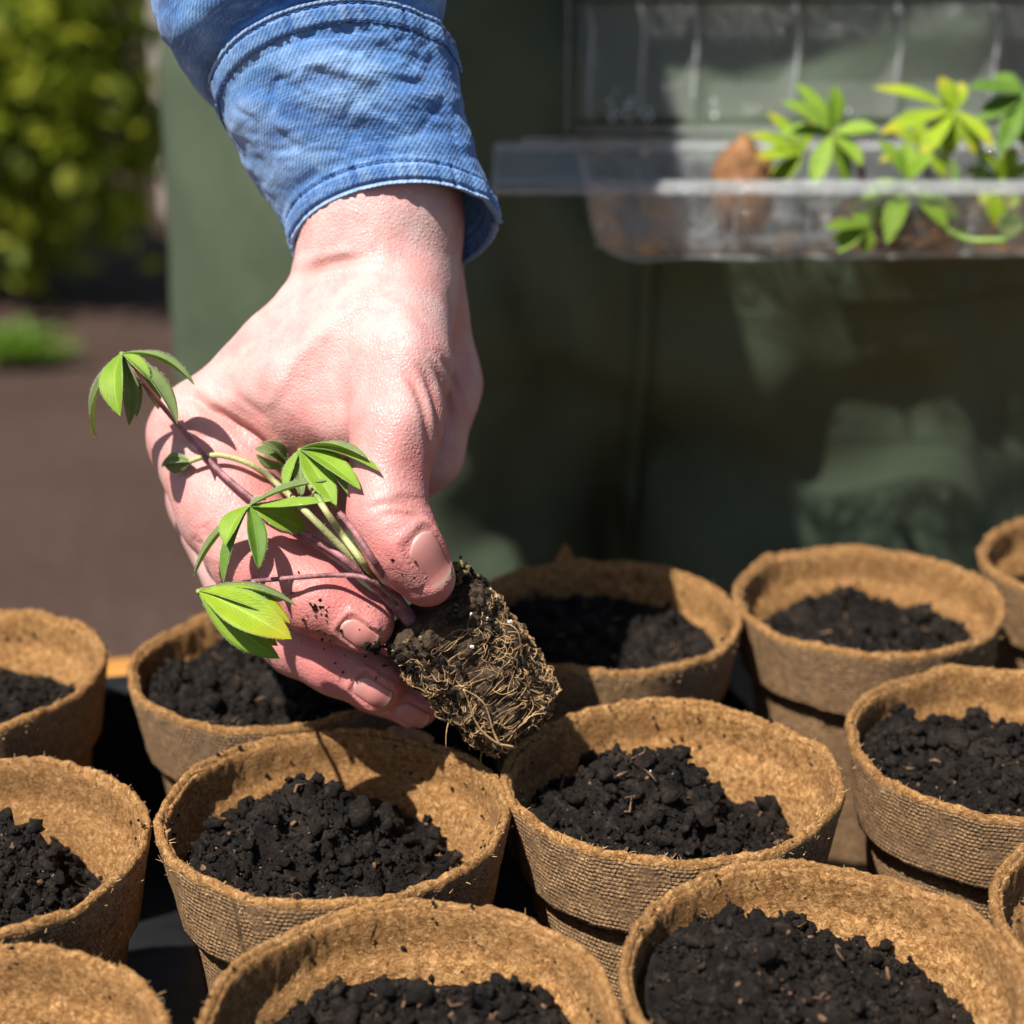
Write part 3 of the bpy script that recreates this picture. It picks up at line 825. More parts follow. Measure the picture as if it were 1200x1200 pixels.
def build_pots():
    for i, k in enumerate(PW):
        var = i % 4
        x, y = PW[k]
        rz = random.uniform(0, 6.28)
        dz = 0.0
        e = empty('peat_pot', (x, y, TRAY_FLOOR))
        if var not in pot_proto:
            (bv, bf, bm_, buv), (cv, cf, cm, cuv), (fv, ff) = POTVAR[var]
            up = np.array([0, 0, POT_H])
            a = mesh_obj('pot_wall', bv+up, bf, [M['pot_out'], M['pot_in']], e, True, bm_, buv)
            b = mesh_obj('collar', cv+up, cf, [M['pot_out'], M['pot_in']], e, True, cm, cuv)
            c = mesh_obj('rim_fibres', fv+up, ff, M['fibre'], e, False)
            tag(c, kind='stuff')
            pot_proto[var] = (a, b, c)
        else:
            for src in pot_proto[var]:
                d = src.copy(); COL.objects.link(d); d.parent = e
        e.rotation_euler = (random.uniform(-.016, .016), random.uniform(-.016, .016), rz)
        e.scale = (random.uniform(.985, 1.015), random.uniform(.985, 1.015), random.uniform(.992, 1.008))
        tag(e, POT_LABEL[k], 'plant pot', 'brown peat pots in the black tray')
        base, bumps, tilt, lb = SOIL[k]
        V, F, MI = soil_mesh(200+i*7, base, bumps, tilt, crumbs=1500 if k in ('P7','P8','P9','P12','P6','P11') else 700)
        s = mesh_obj('potting_soil', V, F, [M['soil'], M['perlite'], M['chip']], None, True, MI)
        s.location = (x, y, RIM)
        tag(s, lb, 'soil', 'soil heaps in the peat pots', 'stuff')
build_pots()
def torn_point():
    # torn wisp of peat board standing on the back rim of the pot behind the plug
    c = PW['P3']; a0 = math.radians(103)
    V = []; r0 = 0.0385
    n = 7
    prof = [0.1, 1.6, 4.2, 6.8, 5.2, 2.2, 0.2]
    for s in (0, 1):
        for i in range(n):
            a = a0 + (3-i)*0.035
            for h in (-1.5, prof[i]):
                V.append((c[0]+(r0+s*0.0014-0.0007+0.0012*(h > 0))*math.cos(a), c[1]+(r0+s*0.0014-0.0007+0.0012*(h > 0))*math.sin(a), RIM+h*0.001))
    F = []
    q = lambda s, i, h: s*n*2+i*2+h
    for i in range(n-1):
        F += [[q(0,i,0),q(0,i+1,0),q(0,i+1,1),q(0,i,1)], [q(1,i,0),q(1,i,1),q(1,i+1,1),q(1,i+1,0)], [q(0,i,1),q(0,i+1,1),q(1,i+1,1),q(1,i,1)]]
    pot = [o for o in COL.objects if o.name.startswith('peat_pot') and abs(o.location.x-c[0]) < 1e-5][0]
    bpy.context.view_layer.update()
    o = mesh_obj('torn_flap', V, F, M['pot_in'], pot, False)
    o.matrix_parent_inverse = pot.matrix_world.inverted()
    tag(o, 'torn pointed wisp of peat board')
torn_point()
def rim_chip():
    p0, p1 = W(455, 866, 0.432), W(508, 884, 0.428)
    p0[2] = RIM+0.0030; p1[2] = RIM+0.0028
    pts = catmull([p0, (p0+p1)/2+np.array([0,0.0004,0.0004]), p1], 8)
    V, F = tube_geo(pts, np.array([.0007,.0014,.0016,.0017,.0016,.0015,.0013,.0006]), 6)
    o = mesh_obj('wood_chip', V, F, M['chip'], None, False)
    tag(o, 'thin brown wood chip lying on the rim of the leaf-shadowed pot', 'wood chip')
rim_chip()

# ------------------------------------------------------------------ the person: hand, sleeve, shirt, trousers
person = empty('person', (0.06, 0.82, 0))
tag(person, 'person in rolled denim sleeve and dark green trousers pinching a seedling by its root plug', 'person')
def pr(px, py, z, r): return C(px, py, z), r/FPX*z
def chain(p, pts, k=0.004):
    d = None
    for (a, b) in zip(pts[:-1], pts[1:]):
        (ca, ra), (cb, rb) = pr(*a), pr(*b)
        e = cone(p, ca, cb, ra, rb)
        d = e if d is None else smin(d, e, k)
    return d
HAND = dict(
 thumb=[(466,352,.421,58),(470,430,.404,58),(465,500,.397,51),(455,555,.395,43),(453,602,.392,42),(474,641,.391,41),(500,677,.393,33)],
 index=[(236,512,.434,62),(274,595,.423,64),(303,650,.415,56),(340,682,.409,48),(374,702,.405,43),(426,730,.404,36)],
 middle=[(252,585,.452,56),(302,712,.431,44),(350,750,.423,40),(395,776,.419,38),(442,800,.417,33)],
 ring=[(292,620,.470,50),(352,745,.450,38),(440,800,.434,33),(487,826,.431,29)],
 little=[(340,630,.484,44),(405,725,.474,32),(450,770,.458,28),(482,800,.452,24)])
def hand_sdf(p):
    # forearm and wrist (an oval: two parallel cores)
    d = chain(p, [(425,130,.428,66),(440,200,.430,80),(444,262,.430,86),(445,325,.430,84)], .01)
    d = smin(d, chain(p, [(430,130,.440,64),(446,200,.446,78),(452,262,.450,83),(452,335,.452,84)], .01), .02)
    # the hand's back and the metacarpals
    d = smin(d, chain(p, [(444,372,.430,74),(395,400,.430,70),(345,432,.430,69),(252,502,.434,61)], .01), .018)
    d = smin(d, chain(p, [(446,372,.450,74),(340,472,.452,66),(258,575,.455,54)], .01), .016)
    d = smin(d, chain(p, [(455,380,.468,66),(370,500,.472,62),(300,612,.474,50)], .01), .016)
    d = smin(d, chain(p, [(475,400,.476,56),(410,520,.482,56),(345,625,.486,46)], .01), .016)
    # first web and the ball of the thumb
    d = smin(d, chain(p, [(412,412,.420,62),(367,466,.419,58),(342,505,.423,40)], .01), .018)
    d = smin(d, chain(p, [(442,420,.412,66),(428,490,.409,48)], .01), .016)
    d = smin(d, chain(p, [(484,390,.449,62),(500,450,.453,58),(488,525,.451,50),(452,560,.452,45)], .01), .012)
    # thumb
    th = chain(p, HAND['thumb'], .006)
    d = smin(d, th, .007)
    for nm, k0 in (('index', .011), ('middle', .008), ('ring', .008), ('little', .008)):
        f = chain(p, HAND[nm], .004)
        root = C(*HAND[nm][0][:3])
        w = np.exp(-np.sum((p-root)**2, -1)/(2*0.016**2))
        k = 0.0012 + (k0-0.0012)*w
        d = smin(d, f, k)
    # slight fat pads under the finger tips
    return d
# creases: polylines in picture coordinates laid on the skin; (points, depth m, half width m)
CREASE = [
 ([(340,330),(356,320),(376,311),(402,305),(436,302)], .0019, .0013),
 ([(352,300),(390,290),(440,288)], .0003, .0012),
 ([(372,330),(420,322),(480,326)], .0003, .0012),
 ([(205,470),(228,468),(244,480),(262,488),(280,500),(300,515),(318,535),(334,562)], .0030, .0015),
 ([(250,462),(290,485),(330,515),(345,540)], .0006, .0014),
 ([(275,455),(300,478),(322,498)], .0005, .0010),
 ([(462,425),(482,450),(497,485),(504,525),(502,560)], .0009, .0010),
 ([(482,420),(501,447),(514,483),(516,522),(511,548)], .0011, .0010),
 ([(500,418),(517,444),(527,478),(526,510)], .0011, .0009),
 ([(515,415),(530,440),(537,470)], .0009, .0008),
 ([(425,598),(450,592),(475,592),(498,600)], .0008, .0009),
 ([(440,606),(462,602),(488,606),(503,614)], .0007, .0009),
 ([(455,585),(478,584),(497,590)], .0005, .0008),
 ([(238,622),(246,630),(250,645)], .0007, .0009), ([(248,618),(256,628),(258,646)], .0007, .0009), ([(232,632),(241,642)], .0005, .0008),
 ([(285,700),(312,660),(325,640)], .0007, .0012),
 ([(325,668),(350,680),(372,676)], .0005, .0010),
 ([(318,690),(322,668),(318,650)], .0006, .0010),
 ([(195,520),(225,515),(260,512)], .0004, .0012),
 ([(340,700),(352,690),(360,672)], .0005, .0009),
]
def polydist(uv, pts):
    best = np.full(len(uv), 1e9)
    pts = catmull(np.array(pts, float), 24)
    for a, b in zip(pts[:-1], pts[1:]):
        ba = b-a; t = np.clip(((uv-a)@ba)/(ba@ba), 0, 1)
        best = np.minimum(best, np.linalg.norm(uv-a-t[:, None]*ba, axis=1))
    return best
def trace(px, py, z0=0.36, n=26):
    px = np.atleast_1d(np.asarray(px, float)); py = np.atleast_1d(np.asarray(py, float))
    d = np.stack([(px-600)/FPX, (py-600)/FPX, np.ones(len(px))], -1); d /= np.linalg.norm(d, axis=1)[:, None]
    t = np.full(len(px), z0)
    for _ in range(n): t = t + 0.9*hand_sdf(d*t[:, None])
    return d*t[:, None]
NAILS = [  # centre, pointing direction (picture), sideways size, length (m)
 ('thumb', (508,655), (0.72,0.70,0.10), 0.0047, 0.0120),
 ('index', (422,747), (0.74,0.66,0.0), 0.0031, 0.0085),
 ('middle', (438,815), (0.78,0.60,0.0), 0.0034, 0.0090),
 ('ring', (484,842), (0.80,0.58,0.0), 0.0032, 0.0084)]
def nail_frame(nc, nd):
    c = trace(*nc)[0]; n = sdf_grad(hand_sdf, c[None])[0]
    t = np.array(nd, float); t -= n*np.dot(t, n); t /= np.linalg.norm(t)
    return c, n, t, np.cross(n, t)
def build_hand():
    lo = np.array([-0.095, -0.112, 0.360]); hi = np.array([0.0, 0.058, 0.520])
    V, F = surface_nets(hand_sdf, lo, hi, 0.0020)
    V = project(hand_sdf, V, 2)
    V, F = subdivided(V, F, 2)
    V = project(hand_sdf, V, 1)
    N = sdf_grad(hand_sdf, V)
    uv = V[:, :2]/V[:, 2:3]*FPX + 600
    view = V/np.linalg.norm(V, axis=1)[:, None]
    front = np.clip(-np.sum(N*view, 1)*4+1.0, 0, 1)
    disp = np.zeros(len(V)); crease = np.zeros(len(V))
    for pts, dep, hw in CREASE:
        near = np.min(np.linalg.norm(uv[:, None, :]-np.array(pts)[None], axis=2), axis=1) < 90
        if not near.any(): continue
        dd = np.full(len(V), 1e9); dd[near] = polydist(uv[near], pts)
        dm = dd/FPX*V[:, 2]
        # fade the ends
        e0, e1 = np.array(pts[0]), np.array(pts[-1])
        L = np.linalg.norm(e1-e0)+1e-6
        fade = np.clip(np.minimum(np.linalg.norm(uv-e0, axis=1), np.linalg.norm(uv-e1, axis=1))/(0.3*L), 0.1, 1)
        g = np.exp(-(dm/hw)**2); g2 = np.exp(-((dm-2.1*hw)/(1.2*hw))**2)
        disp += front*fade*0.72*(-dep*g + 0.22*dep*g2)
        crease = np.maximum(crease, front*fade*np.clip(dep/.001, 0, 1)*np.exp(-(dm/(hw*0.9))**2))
    # tendons, veins, soft unevenness
    disp += 0.0006*fbm(V*60, 2, 3) + 0.00008*fbm(V*300, 2, 4)
    for pts, hgt, hw in (([(430,345),(360,405),(290,462),(235,492)], .0011, .0042), ([(470,350),(480,410),(478,470),(466,515)], .0010, .0045), ([(455,545),(452,585),(458,612)], .0007, .0050), ([(440,330),(400,372),(352,420),(318,470)], .0005, .0016)):
        dd = polydist(uv, pts)/FPX*V[:, 2]; disp += front*hgt*np.exp(-(dd/hw)**2)
    # nail beds: a sunken bed with a raised fold round it
    for nm, nc, nd, w, L in NAILS:
        c, n, t, b = nail_frame(nc, nd)
        q = V-c; qt = q@t; qb = q@b; qn = q@n
        e = np.sqrt((qb/(w*1.05))**4 + ((qt+0.0005)/(L*0.55))**4)**0.5
        m = np.abs(qn) < 0.008
        fold = np.exp(-((e-1.12)/0.16)**2)*np.where(qt > L*0.3, 0.15, 1.0)
        bed = 1/(1+np.exp((e-0.98)*22))
        disp += m*(0.00045*fold - 0.00035*bed)
        crease = np.maximum(crease, m*0.55*np.exp(-((e-1.0)/0.07)**2)*np.where(qt > L*0.3, 0.2, 1))
    V = V + N*disp[:, None]
    # redness of knuckles, fingers and the web
    red = np.zeros(len(V))
    def spot(px, py, z, s, a):
        nonlocal red
        red = red + a*np.exp(-np.sum((V-C(px, py, z))**2, 1)/(2*s*s))
    for nm in ('thumb', 'index', 'middle', 'ring', 'little'):
        tip = HAND[nm][-1]; spot(*tip[:3], .013, .75)
        for q in HAND[nm][2:-1]: spot(*q[:3], .010, .30)
    spot(300,540,.41,.013,.45); spot(330,530,.41,.010,.4); spot(250,560,.40,.014,.3); spot(200,520,.43,.012,.5); spot(440,540,.39,.012,.25); spot(270,640,.40,.012,.3)
    spot(354,447,.40,.0016,.7)
    red = np.clip(red*(0.75+0.6*fbm(V*110, 3, 8)) + 0.10*fbm(V*45, 2, 12), 0, 1)
    dirt = np.zeros(len(V))
    for px_, py_, z_, s_, a_ in ((438,752,.40,.0045,.9),(405,722,.40,.008,.35),(380,705,.40,.008,.35),(455,815,.41,.005,.5),(430,790,.41,.009,.25),(470,700,.39,.008,.3),(500,700,.39,.004,.5),(500,845,.42,.005,.5)):
        dirt += a_*np.exp(-np.sum((V-C(px_, py_, z_))**2, 1)/(2*s_*s_))
    dirt = dirt*(0.4+0.8*np.clip(crease, 0, 1)) + 0.0
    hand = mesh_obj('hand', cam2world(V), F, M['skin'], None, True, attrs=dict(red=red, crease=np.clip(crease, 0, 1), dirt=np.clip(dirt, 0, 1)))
    hand.parent = person; hand.matrix_parent_inverse = Matrix.Translation(-person.location)
    tag(hand, 'pale bare hand with reddened, soil-flecked fingertips')
    for nm, nc, nd, w, L in NAILS:
        c, n, t, b = nail_frame(nc, nd)
        nu, nv = 13, 17
        P = []; UV = []
        for j in range(nv):
            v = j/(nv-1)
            tt = (v-0.5)*L
            ww = w*min(1.0, (max(0.0, v)/0.16)**0.5*0.35+0.68 if v < 0.16 else 1.0)
            for i in range(nu):
                s = i/(nu-1)*2-1
                tip = (0.10*L*(1-s*s) if v > 0.8 else 0)*(v-0.8)/0.2 if v > 0.8 else 0
                root = -0.10*L*(1-s*s)*(1-v/0.2) if v < 0.2 else 0
                P.append(c + t*(tt+tip+root) + b*ww*s*0.97); UV.append((i/(nu-1), v))
        P = np.array(P); UV = np.array(UV)
        # flatten: lie on the finger, a little proud, free edge leaving the skin
        Q = project(hand_sdf, P.copy(), 4, -0.0001)
        G = sdf_grad(hand_sdf, Q)
        vv = UV[:, 1]; ss = np.abs(UV[:, 0]*2-1)
        lift = 0.00008*(1-ss**4) + 0.00035*np.clip((vv-0.82)/0.18, 0, 1)*(1-0.4*ss**2)
        Q = Q + G*lift[:, None]
        Qb = Q - G*0.00035
        F2 = grid_faces(nu, nv) + grid_faces(nu, nv, False, nu*nv, True)
        ring_ = [i for i in range(nu)] + [j*nu+nu-1 for j in range(1, nv)] + [(nv-1)*nu+i for i in range(nu-2, -1, -1)] + [j*nu for j in range(nv-2, 0, -1)]
        for a_, b_ in zip(ring_, ring_[1:]+ring_[:1]): F2.append([a_, a_+nu*nv, b_+nu*nv, b_])
        o = mesh_obj('fingernail', cam2world(np.vstack([Q, Qb])), F2, M['nail'], hand, True, uv=np.vstack([UV, UV]))
        o.matrix_parent_inverse = Matrix.Identity(4)
    # soil specks stuck to the fingers
    r = np.random.default_rng(3); mb = MB()
    bm = bmesh.new(); bmesh.ops.create_icosphere(bm, subdivisions=1, radius=1); bm.verts.ensure_lookup_table()
    ico = np.array([v.co[:] for v in bm.verts]); icof = [[v.index for v in f.verts] for f in bm.faces]; bm.free()
    spots = [(r.normal(395, 45), r.normal(735, 30), r.uniform(.00012, .00038)) for _ in range(60)]
    spots += [(r.normal(372, 4), r.normal(713, 3), r.uniform(.0002, .0005)) for _ in range(7)]
    spots += [(r.normal(440, 6), r.normal(758, 3), r.uniform(.0003, .0009)) for _ in range(18)]
    spots += [(461,656,.0004),(472,662,.0004),(485,676,.0006),(456,690,.0003)] + [(r.normal(455, 12), r.normal(770, 14), .0003) for _ in range(14)]
    hits = trace([q[0] for q in spots], [q[1] for q in spots])
    for (x, y, s), q in zip(spots, hits):
        if q[2] > 0.46: continue
        v = ico*(1+0.5*r.normal(size=(len(ico), 1))*0.5)*s*r.uniform(.6, 1.4, 3)
        mb.add(cam2world(q + v), icof)
    o = mb.build('soil_specks', M['soil'], None, False)
    tag(o, 'specks of dark soil stuck to the fingertips', 'soil', None, 'stuff')
build_hand()

# denim cuff and sleeve: rings given by their left and right silhouette points, depth and the rise of their near side
def ring_pts(L, R, z, sag, depth, n, zr=0.0):
    l, r = C(L[0], L[1], z), C(R[0], R[1], z+zr)
    c = (l+r)/2; a = (r-l)/2
    dy = sag/FPX*z
    b = np.array([0, -dy, -math.sqrt(max(1e-6, depth**2-dy**2))])
    an = np.arange(n)*2*math.pi/n
    return c, a, b, an
def interp_sections(secs, m):
    arr = np.array([[*s[0], *s[1], s[2], s[3], s[4]] for s in secs], float)
    return catmull(arr, m)
def sleeve_tube(secs, m, n, disp, thick, name, mats, parent, extra=None):
    S = interp_sections(secs, m)
    P = np.empty((m, n, 3)); Nn = np.empty((m, n, 3))
    for j in range(m):
        c, a, b, an = ring_pts(S[j, :2], S[j, 2:4], S[j, 4], S[j, 5], S[j, 6], n)
        P[j] = c + np.cos(an)[:, None]*a + np.sin(an)[:, None]*b
        cc = c
    dv = np.gradient(P, axis=0); du = (np.roll(P, -1, 1)-np.roll(P, 1, 1))
    Nn = np.cross(du, dv); Nn /= np.linalg.norm(Nn, axis=2)[..., None]+1e-12
    cen = P.mean(axis=1, keepdims=True)
    if np.sum(Nn*(P-cen)) < 0: Nn = -Nn
    vlen = np.cumsum(np.r_[0, np.linalg.norm(np.diff(cen[:, 0], axis=0), axis=1)])
    an = np.arange(n)*2*math.pi/n
    d, worn, groove = disp(P, vlen[:, None]+0*an[None], an[None]+0*vlen[:, None])
    O = P + Nn*d[..., None]
    I = O - Nn*thick
    circ = 2*math.pi*0.026
    UV = np.stack([np.broadcast_to(an/(2*math.pi)*circ, (m, n)), np.broadcast_to(vlen[:, None], (m, n))], -1).reshape(-1, 2)
    V = np.vstack([O.reshape(-1, 3), I.reshape(-1, 3)])
    # orientation: make faces point outwards
    q = grid_faces(n, m, True)
    p0, p1, p2 = O.reshape(-1, 3)[q[0][0]], O.reshape(-1, 3)[q[0][1]], O.reshape(-1, 3)[q[0][2]]
    flip = np.dot(np.cross(p1-p0, p2-p0), Nn[0, 0]) < 0
    F = grid_faces(n, m, True, 0, flip) + grid_faces(n, m, True, n*m, not flip)
    MI = [0]*(n*(m-1)) + [1]*(n*(m-1))
    for row in (0, m-1):
        for k in range(n):
            k2 = (k+1) % n
            F.append([row*n+k, row*n+k2, n*m+row*n+k2, n*m+row*n+k]); MI.append(0)
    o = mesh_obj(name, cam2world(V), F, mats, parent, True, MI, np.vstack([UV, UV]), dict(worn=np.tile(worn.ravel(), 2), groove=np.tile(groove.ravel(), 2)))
    return o, O, Nn, vlen, an
def to_person(o):
    o.matrix_parent_inverse = Matrix.Translation(-person.location); return o
CUFF = [((345,294),(580,263),.430,44,.0222), ((334,268),(574,236),.429,45,.0228), ((314,236),(564,206),.4275,46,.0236), ((292,198),(552,166),.4255,47,.0246), ((270,158),(540,118),.4235,49,.0256), ((252,118),(530,72),.4215,50,.0264), ((249,108),(527,62),.421,50,.0264)]
def g(x, c, w): return np.exp(-((x-c)/w)**2)
def cuff_disp(P, v, a):
    L = v.max()
    st = [0.0010, 0.0050]                     # stitched lines above the lower hem
    st2 = [L-0.0012, L-0.0056]
    pk = vnoise(np.stack([np.cos(a)*14, np.sin(a)*14, 0*a], -1), 3)*0.6 + vnoise(np.stack([np.cos(a)*30, np.sin(a)*30, 0*a], -1), 4)*0.5
    hem = 1/(1+np.exp((v-0.0052)/0.0004)); top = 1/(1+np.exp((L-0.0058-v)/0.0004))
    d = 0.0007*hem*(1+1.1*pk) + 0.0006*top*(1+1.1*pk)
    groove = np.zeros_like(v)
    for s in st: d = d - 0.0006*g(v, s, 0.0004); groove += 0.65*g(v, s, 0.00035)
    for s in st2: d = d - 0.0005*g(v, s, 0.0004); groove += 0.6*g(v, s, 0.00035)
    d = d - 0.0004*g(v, 0.0068, 0.0012)*(0.6+pk) - 0.0004*g(v, L-0.0072, 0.0012)*(0.6+pk)
    # soft wrinkles running round the cuff and the pinched crumple near the placket
    wr = fbm(np.stack([P[..., 0]*55+P[..., 1]*18, P[..., 1]*120-P[..., 0]*30, P[..., 2]*60], -1), 4, 21)
    mid = np.clip((v-0.007)/0.006, 0, 1)*np.clip((L-0.007-v)/0.006, 0, 1)
    d = d + 0.0019*wr*mid - 0.0004*np.clip(0.14-np.abs(fbm(np.stack([P[..., 0]*60+P[..., 1]*25, P[..., 1]*95-P[..., 0]*40, P[..., 2]*50], -1), 2, 23)), 0, 1)/0.14*mid
    wr2 = fbm(np.stack([P[..., 0]*260+P[..., 1]*160, P[..., 1]*330-P[..., 0]*120, P[..., 2]*200], -1), 3, 22)
    crumple = g(v, L-0.0095, 0.005)*np.clip(np.sin(a)*1.2, 0, 1)*np.clip(np.cos(a)+0.5, 0, 1)
    d = d + 0.0010*wr2*crumple + 0.00012*wr2*mid
    # overlapping placket edge down the right side
    pl = 1/(1+np.exp((a-0.62)/0.02))*(a < 3)
    d = d + 0.0009*pl
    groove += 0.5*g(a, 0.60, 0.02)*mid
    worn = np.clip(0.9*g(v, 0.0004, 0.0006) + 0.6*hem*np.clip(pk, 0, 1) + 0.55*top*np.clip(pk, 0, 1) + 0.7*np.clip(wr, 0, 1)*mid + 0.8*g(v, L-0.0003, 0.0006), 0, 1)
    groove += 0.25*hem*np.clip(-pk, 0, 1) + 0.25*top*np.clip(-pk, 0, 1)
    return d, worn, np.clip(groove, 0, 1)
shirt = empty('shirt', (0,0,0), person); shirt.matrix_parent_inverse = Matrix.Translation(-person.location)
tag(shirt, 'blue denim shirt with turned cuff')
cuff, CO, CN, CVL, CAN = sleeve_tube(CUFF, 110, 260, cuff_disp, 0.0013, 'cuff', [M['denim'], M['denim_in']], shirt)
def stitches():
    mb = MB(); m, n = CO.shape[:2]
    L = CVL[-1]
    for s in (0.0050, L-0.0056, L-0.0012):
        j = int(np.argmin(abs(CVL-s)))
        for k in range(0, n, 3):
            a, b = CO[j, k]+CN[j, k]*0.00015, CO[j, (k+2) % n]+CN[j, (k+2) % n]*0.00015
            mb.tube(cam2world(np.array([a, (a+b)/2+CN[j, k]*0.0001, b])), 0.00017, 4)
    o = mb.build('stitching', M['thread'], cuff, True); tag(o, kind='stuff')
stitches()
SLEEVE = [((262,124),(522,78),.4225,48,.0240), ((250,110),(524,64),.4215,50,.0250), ((232,98),(522,48),.4205,52,.0275), ((205,78),(517,28),.419,52,.030), ((188,30),(512,-15),.4175,52,.032), ((175,-40),(508,-80),.415,50,.034), ((150,-180),(500,-220),.410,48,.038), ((105,-420),(480,-450),.402,46,.043)]
def sleeve_disp(P, v, a):
    wr = fbm(np.stack([P[..., 0]*40+P[..., 1]*30, P[..., 1]*70-P[..., 0]*20, P[..., 2]*45], -1), 4, 31)
    k = np.clip((v-0.004)/0.012, 0, 1)
    d = 0.0040*wr*k
    return d, np.clip(0.55*wr, 0, 1)*k, 0.5*g(v, 0.004, 0.002)
sleeve, SO, SN, _, _ = sleeve_tube(SLEEVE, 120, 200, sleeve_disp, 0.0012, 'sleeve', [M['denim'], M['denim_in']], shirt)

# upper sleeve and body of the shirt (out of the picture, but they shade the trousers)
sl_top = cam2world(SO[-1].mean(axis=0))
def shirt_sdf(p):
    sh = np.array([-0.185, 0.56, 1.39]); el = np.array([-0.118, 0.405, 1.185])
    d = cone(p, sl_top+np.array([0,0,0.01]), el, 0.042, 0.050)
    d = smin(d, cone(p, el, sh, 0.052, 0.072), .03)
    q = p.copy(); 
    # torso leaning over the table: an oval trunk
    c0, c1 = np.array([0.06, 0.76, 1.18]), np.array([0.06, 0.64, 1.40])
    for ox in (-0.085, 0.0, 0.085):
        d = smin(d, cone(p, c0+np.array([ox,0,0]), c1+np.array([ox*0.9,0,-abs(ox)*0.3]), 0.112, 0.095), .06)
    shl = np.array([0.245, 0.60, 1.37]); ell = np.array([0.36, 0.52, 1.16]); wr = np.array([0.347, 0.598, 1.01])
    d = smin(d, cone(p, shl, ell, 0.066, 0.050), .05)
    d = smin(d, cone(p, ell, wr, 0.050, 0.036), .02)
    d = smin(d, cone(p, np.array([0.06,0.64,1.42]), np.array([0.06,0.61,1.47]), 0.075, 0.06), .05)
    return d + 0.004*fbm(p*np.array([14,14,24]), 3, 77)
def soft_mesh(fn, lo, hi, h, name, mat, parent, lv=1, **kw):
    V, F = surface_nets(fn, lo, hi, h)
    V, F = subdivided(V, F, lv)
    V = project(fn, V, 1)
    UV = np.stack([V[:, 0]+V[:, 1], V[:, 2]], -1)
    o = mesh_obj(name, V, F, mat, parent, True, uv=UV, **kw)
    return to_person(o) if parent is person else o
o = soft_mesh(shirt_sdf, (-0.30, 0.26, 0.92), (0.46, 0.95, 1.56), 0.014, 'shirt_body', M['denim'], shirt)
def trouser_sdf(p):
    q = p.copy()
    d = None
    for a, b, ra, rb in (((-0.050,0.835,0.94),(-0.058,0.80,0.45),0.108,0.080), ((0.155,0.835,0.94),(0.165,0.80,0.45),0.108,0.080),
                         ((-0.045,0.80,0.45),(-0.05,0.81,0.03),0.080,0.062), ((0.165,0.80,0.45),(0.17,0.81,0.03),0.080,0.062),
                         ((-0.042,0.84,1.04),(0.15,0.84,1.04),0.106,0.106), ((0.0,0.82,0.88),(0.12,0.82,0.88),0.105,0.105)):
        e = cone(p, np.array(a), np.array(b), ra, rb)
        d = e if d is None else smin(d, e, 0.05)
    # cloth folds: long drags falling from the hip and across the thigh
    w = fbm(np.stack([p[..., 0]*24+p[..., 2]*7, p[..., 1]*14, p[..., 2]*5-p[..., 0]*5], -1), 2, 41)
    w2 = fbm(np.stack([p[..., 0]*10-p[..., 2]*13, p[..., 1]*14, p[..., 2]*14+p[..., 0]*7], -1), 2, 43)
    amt = np.clip((p[..., 0]+0.10)/0.10, 0.35, 1)
    return d + (0.018*w + 0.012*w2)*amt
soft_mesh(trouser_sdf, (-0.24, 0.66, -0.06), (0.34, 1.0, 1.20), 0.012, 'trousers', M['trousers'], person)
tag([o for o in person.children if o.name == 'trousers'][0], 'dark olive green work trousers with deep folds')

# ------------------------------------------------------------------ leaves and seedlings
LEAFV = {}
def leaflet(parent, base, tip, width, nh, bow=0.1, fold=0.25, mats=('leaf','leaf_back'), droop=0.0, twist=0.0, name='leaflet'):
    "base, tip in world metres; nh = direction the upper face looks"
    base = np.asarray(base, float); tip = np.asarray(tip, float); nh = np.asarray(nh, float)
    d = tip-base; L = np.linalg.norm(d); d /= L
    n = nh - d*np.dot(nh, d); n /= np.linalg.norm(n); b = np.cross(d, n)
    nu, nv = 9, 22
    P = np.empty((nv, nu, 3)); Q = np.empty((nv, nu, 3)); UV = np.empty((nv, nu, 2))
    for j in range(nv):
        t = j/(nv-1)
        tt = 0.02+0.98*t
        w = width*0.60*max(0.0, math.sin(math.pi*tt**1.22))**0.85*(1.0 if t < .8 else 1.0) + 0.00018*(1-t)
        c = base + d*L*t + n*L*bow*(4*t*(1-t)) - n*L*droop*t*t
        a = twist*(t-0.3)
        bb = b*math.cos(a)+n*math.sin(a); nn = n*math.cos(a)-b*math.sin(a)
        for i in range(nu):
            s = i/(nu-1)*2-1
            ruf = 0.03*width*math.sin(t*9+s*2)*abs(s)
            P[j, i] = c + bb*s*w + nn*(fold*abs(s)**1.3*w + ruf*0.35)
            Q[j, i] = P[j, i] - nn*0.00022*(1 if 0 < i < nu-1 and 0 < j < nv-1 else 0.4)
            UV[j, i] = (i/(nu-1), t)
    V = np.vstack([P.reshape(-1, 3), Q.reshape(-1, 3)])
    # outward: upper face normal along +n
    tst = np.cross(P[5, 5]-P[5, 4], P[6, 4]-P[5, 4])
    flip = np.dot(tst, n) < 0
    F = grid_faces(nu, nv, False, 0, flip) + grid_faces(nu, nv, False, nu*nv, not flip)
    MI = [0]*((nu-1)*(nv-1)) + [1]*((nu-1)*(nv-1))
    ring_ = [i for i in range(nu)] + [j*nu+nu-1 for j in range(1, nv)] + [(nv-1)*nu+i for i in range(nu-2, -1, -1)] + [j*nu for j in range(nv-2, 0, -1)]
    for a_, b_ in zip(ring_, ring_[1:]+ring_[:1]): F.append([a_, a_+nu*nv, b_+nu*nv, b_]); MI.append(0)
    o = mesh_obj(name, V, F, [M[mats[0]], M[mats[1]]], parent, True, MI, np.vstack([UV.reshape(-1, 2)]*2))
    o.matrix_parent_inverse = Matrix.Translation(-parent.location)
    return o
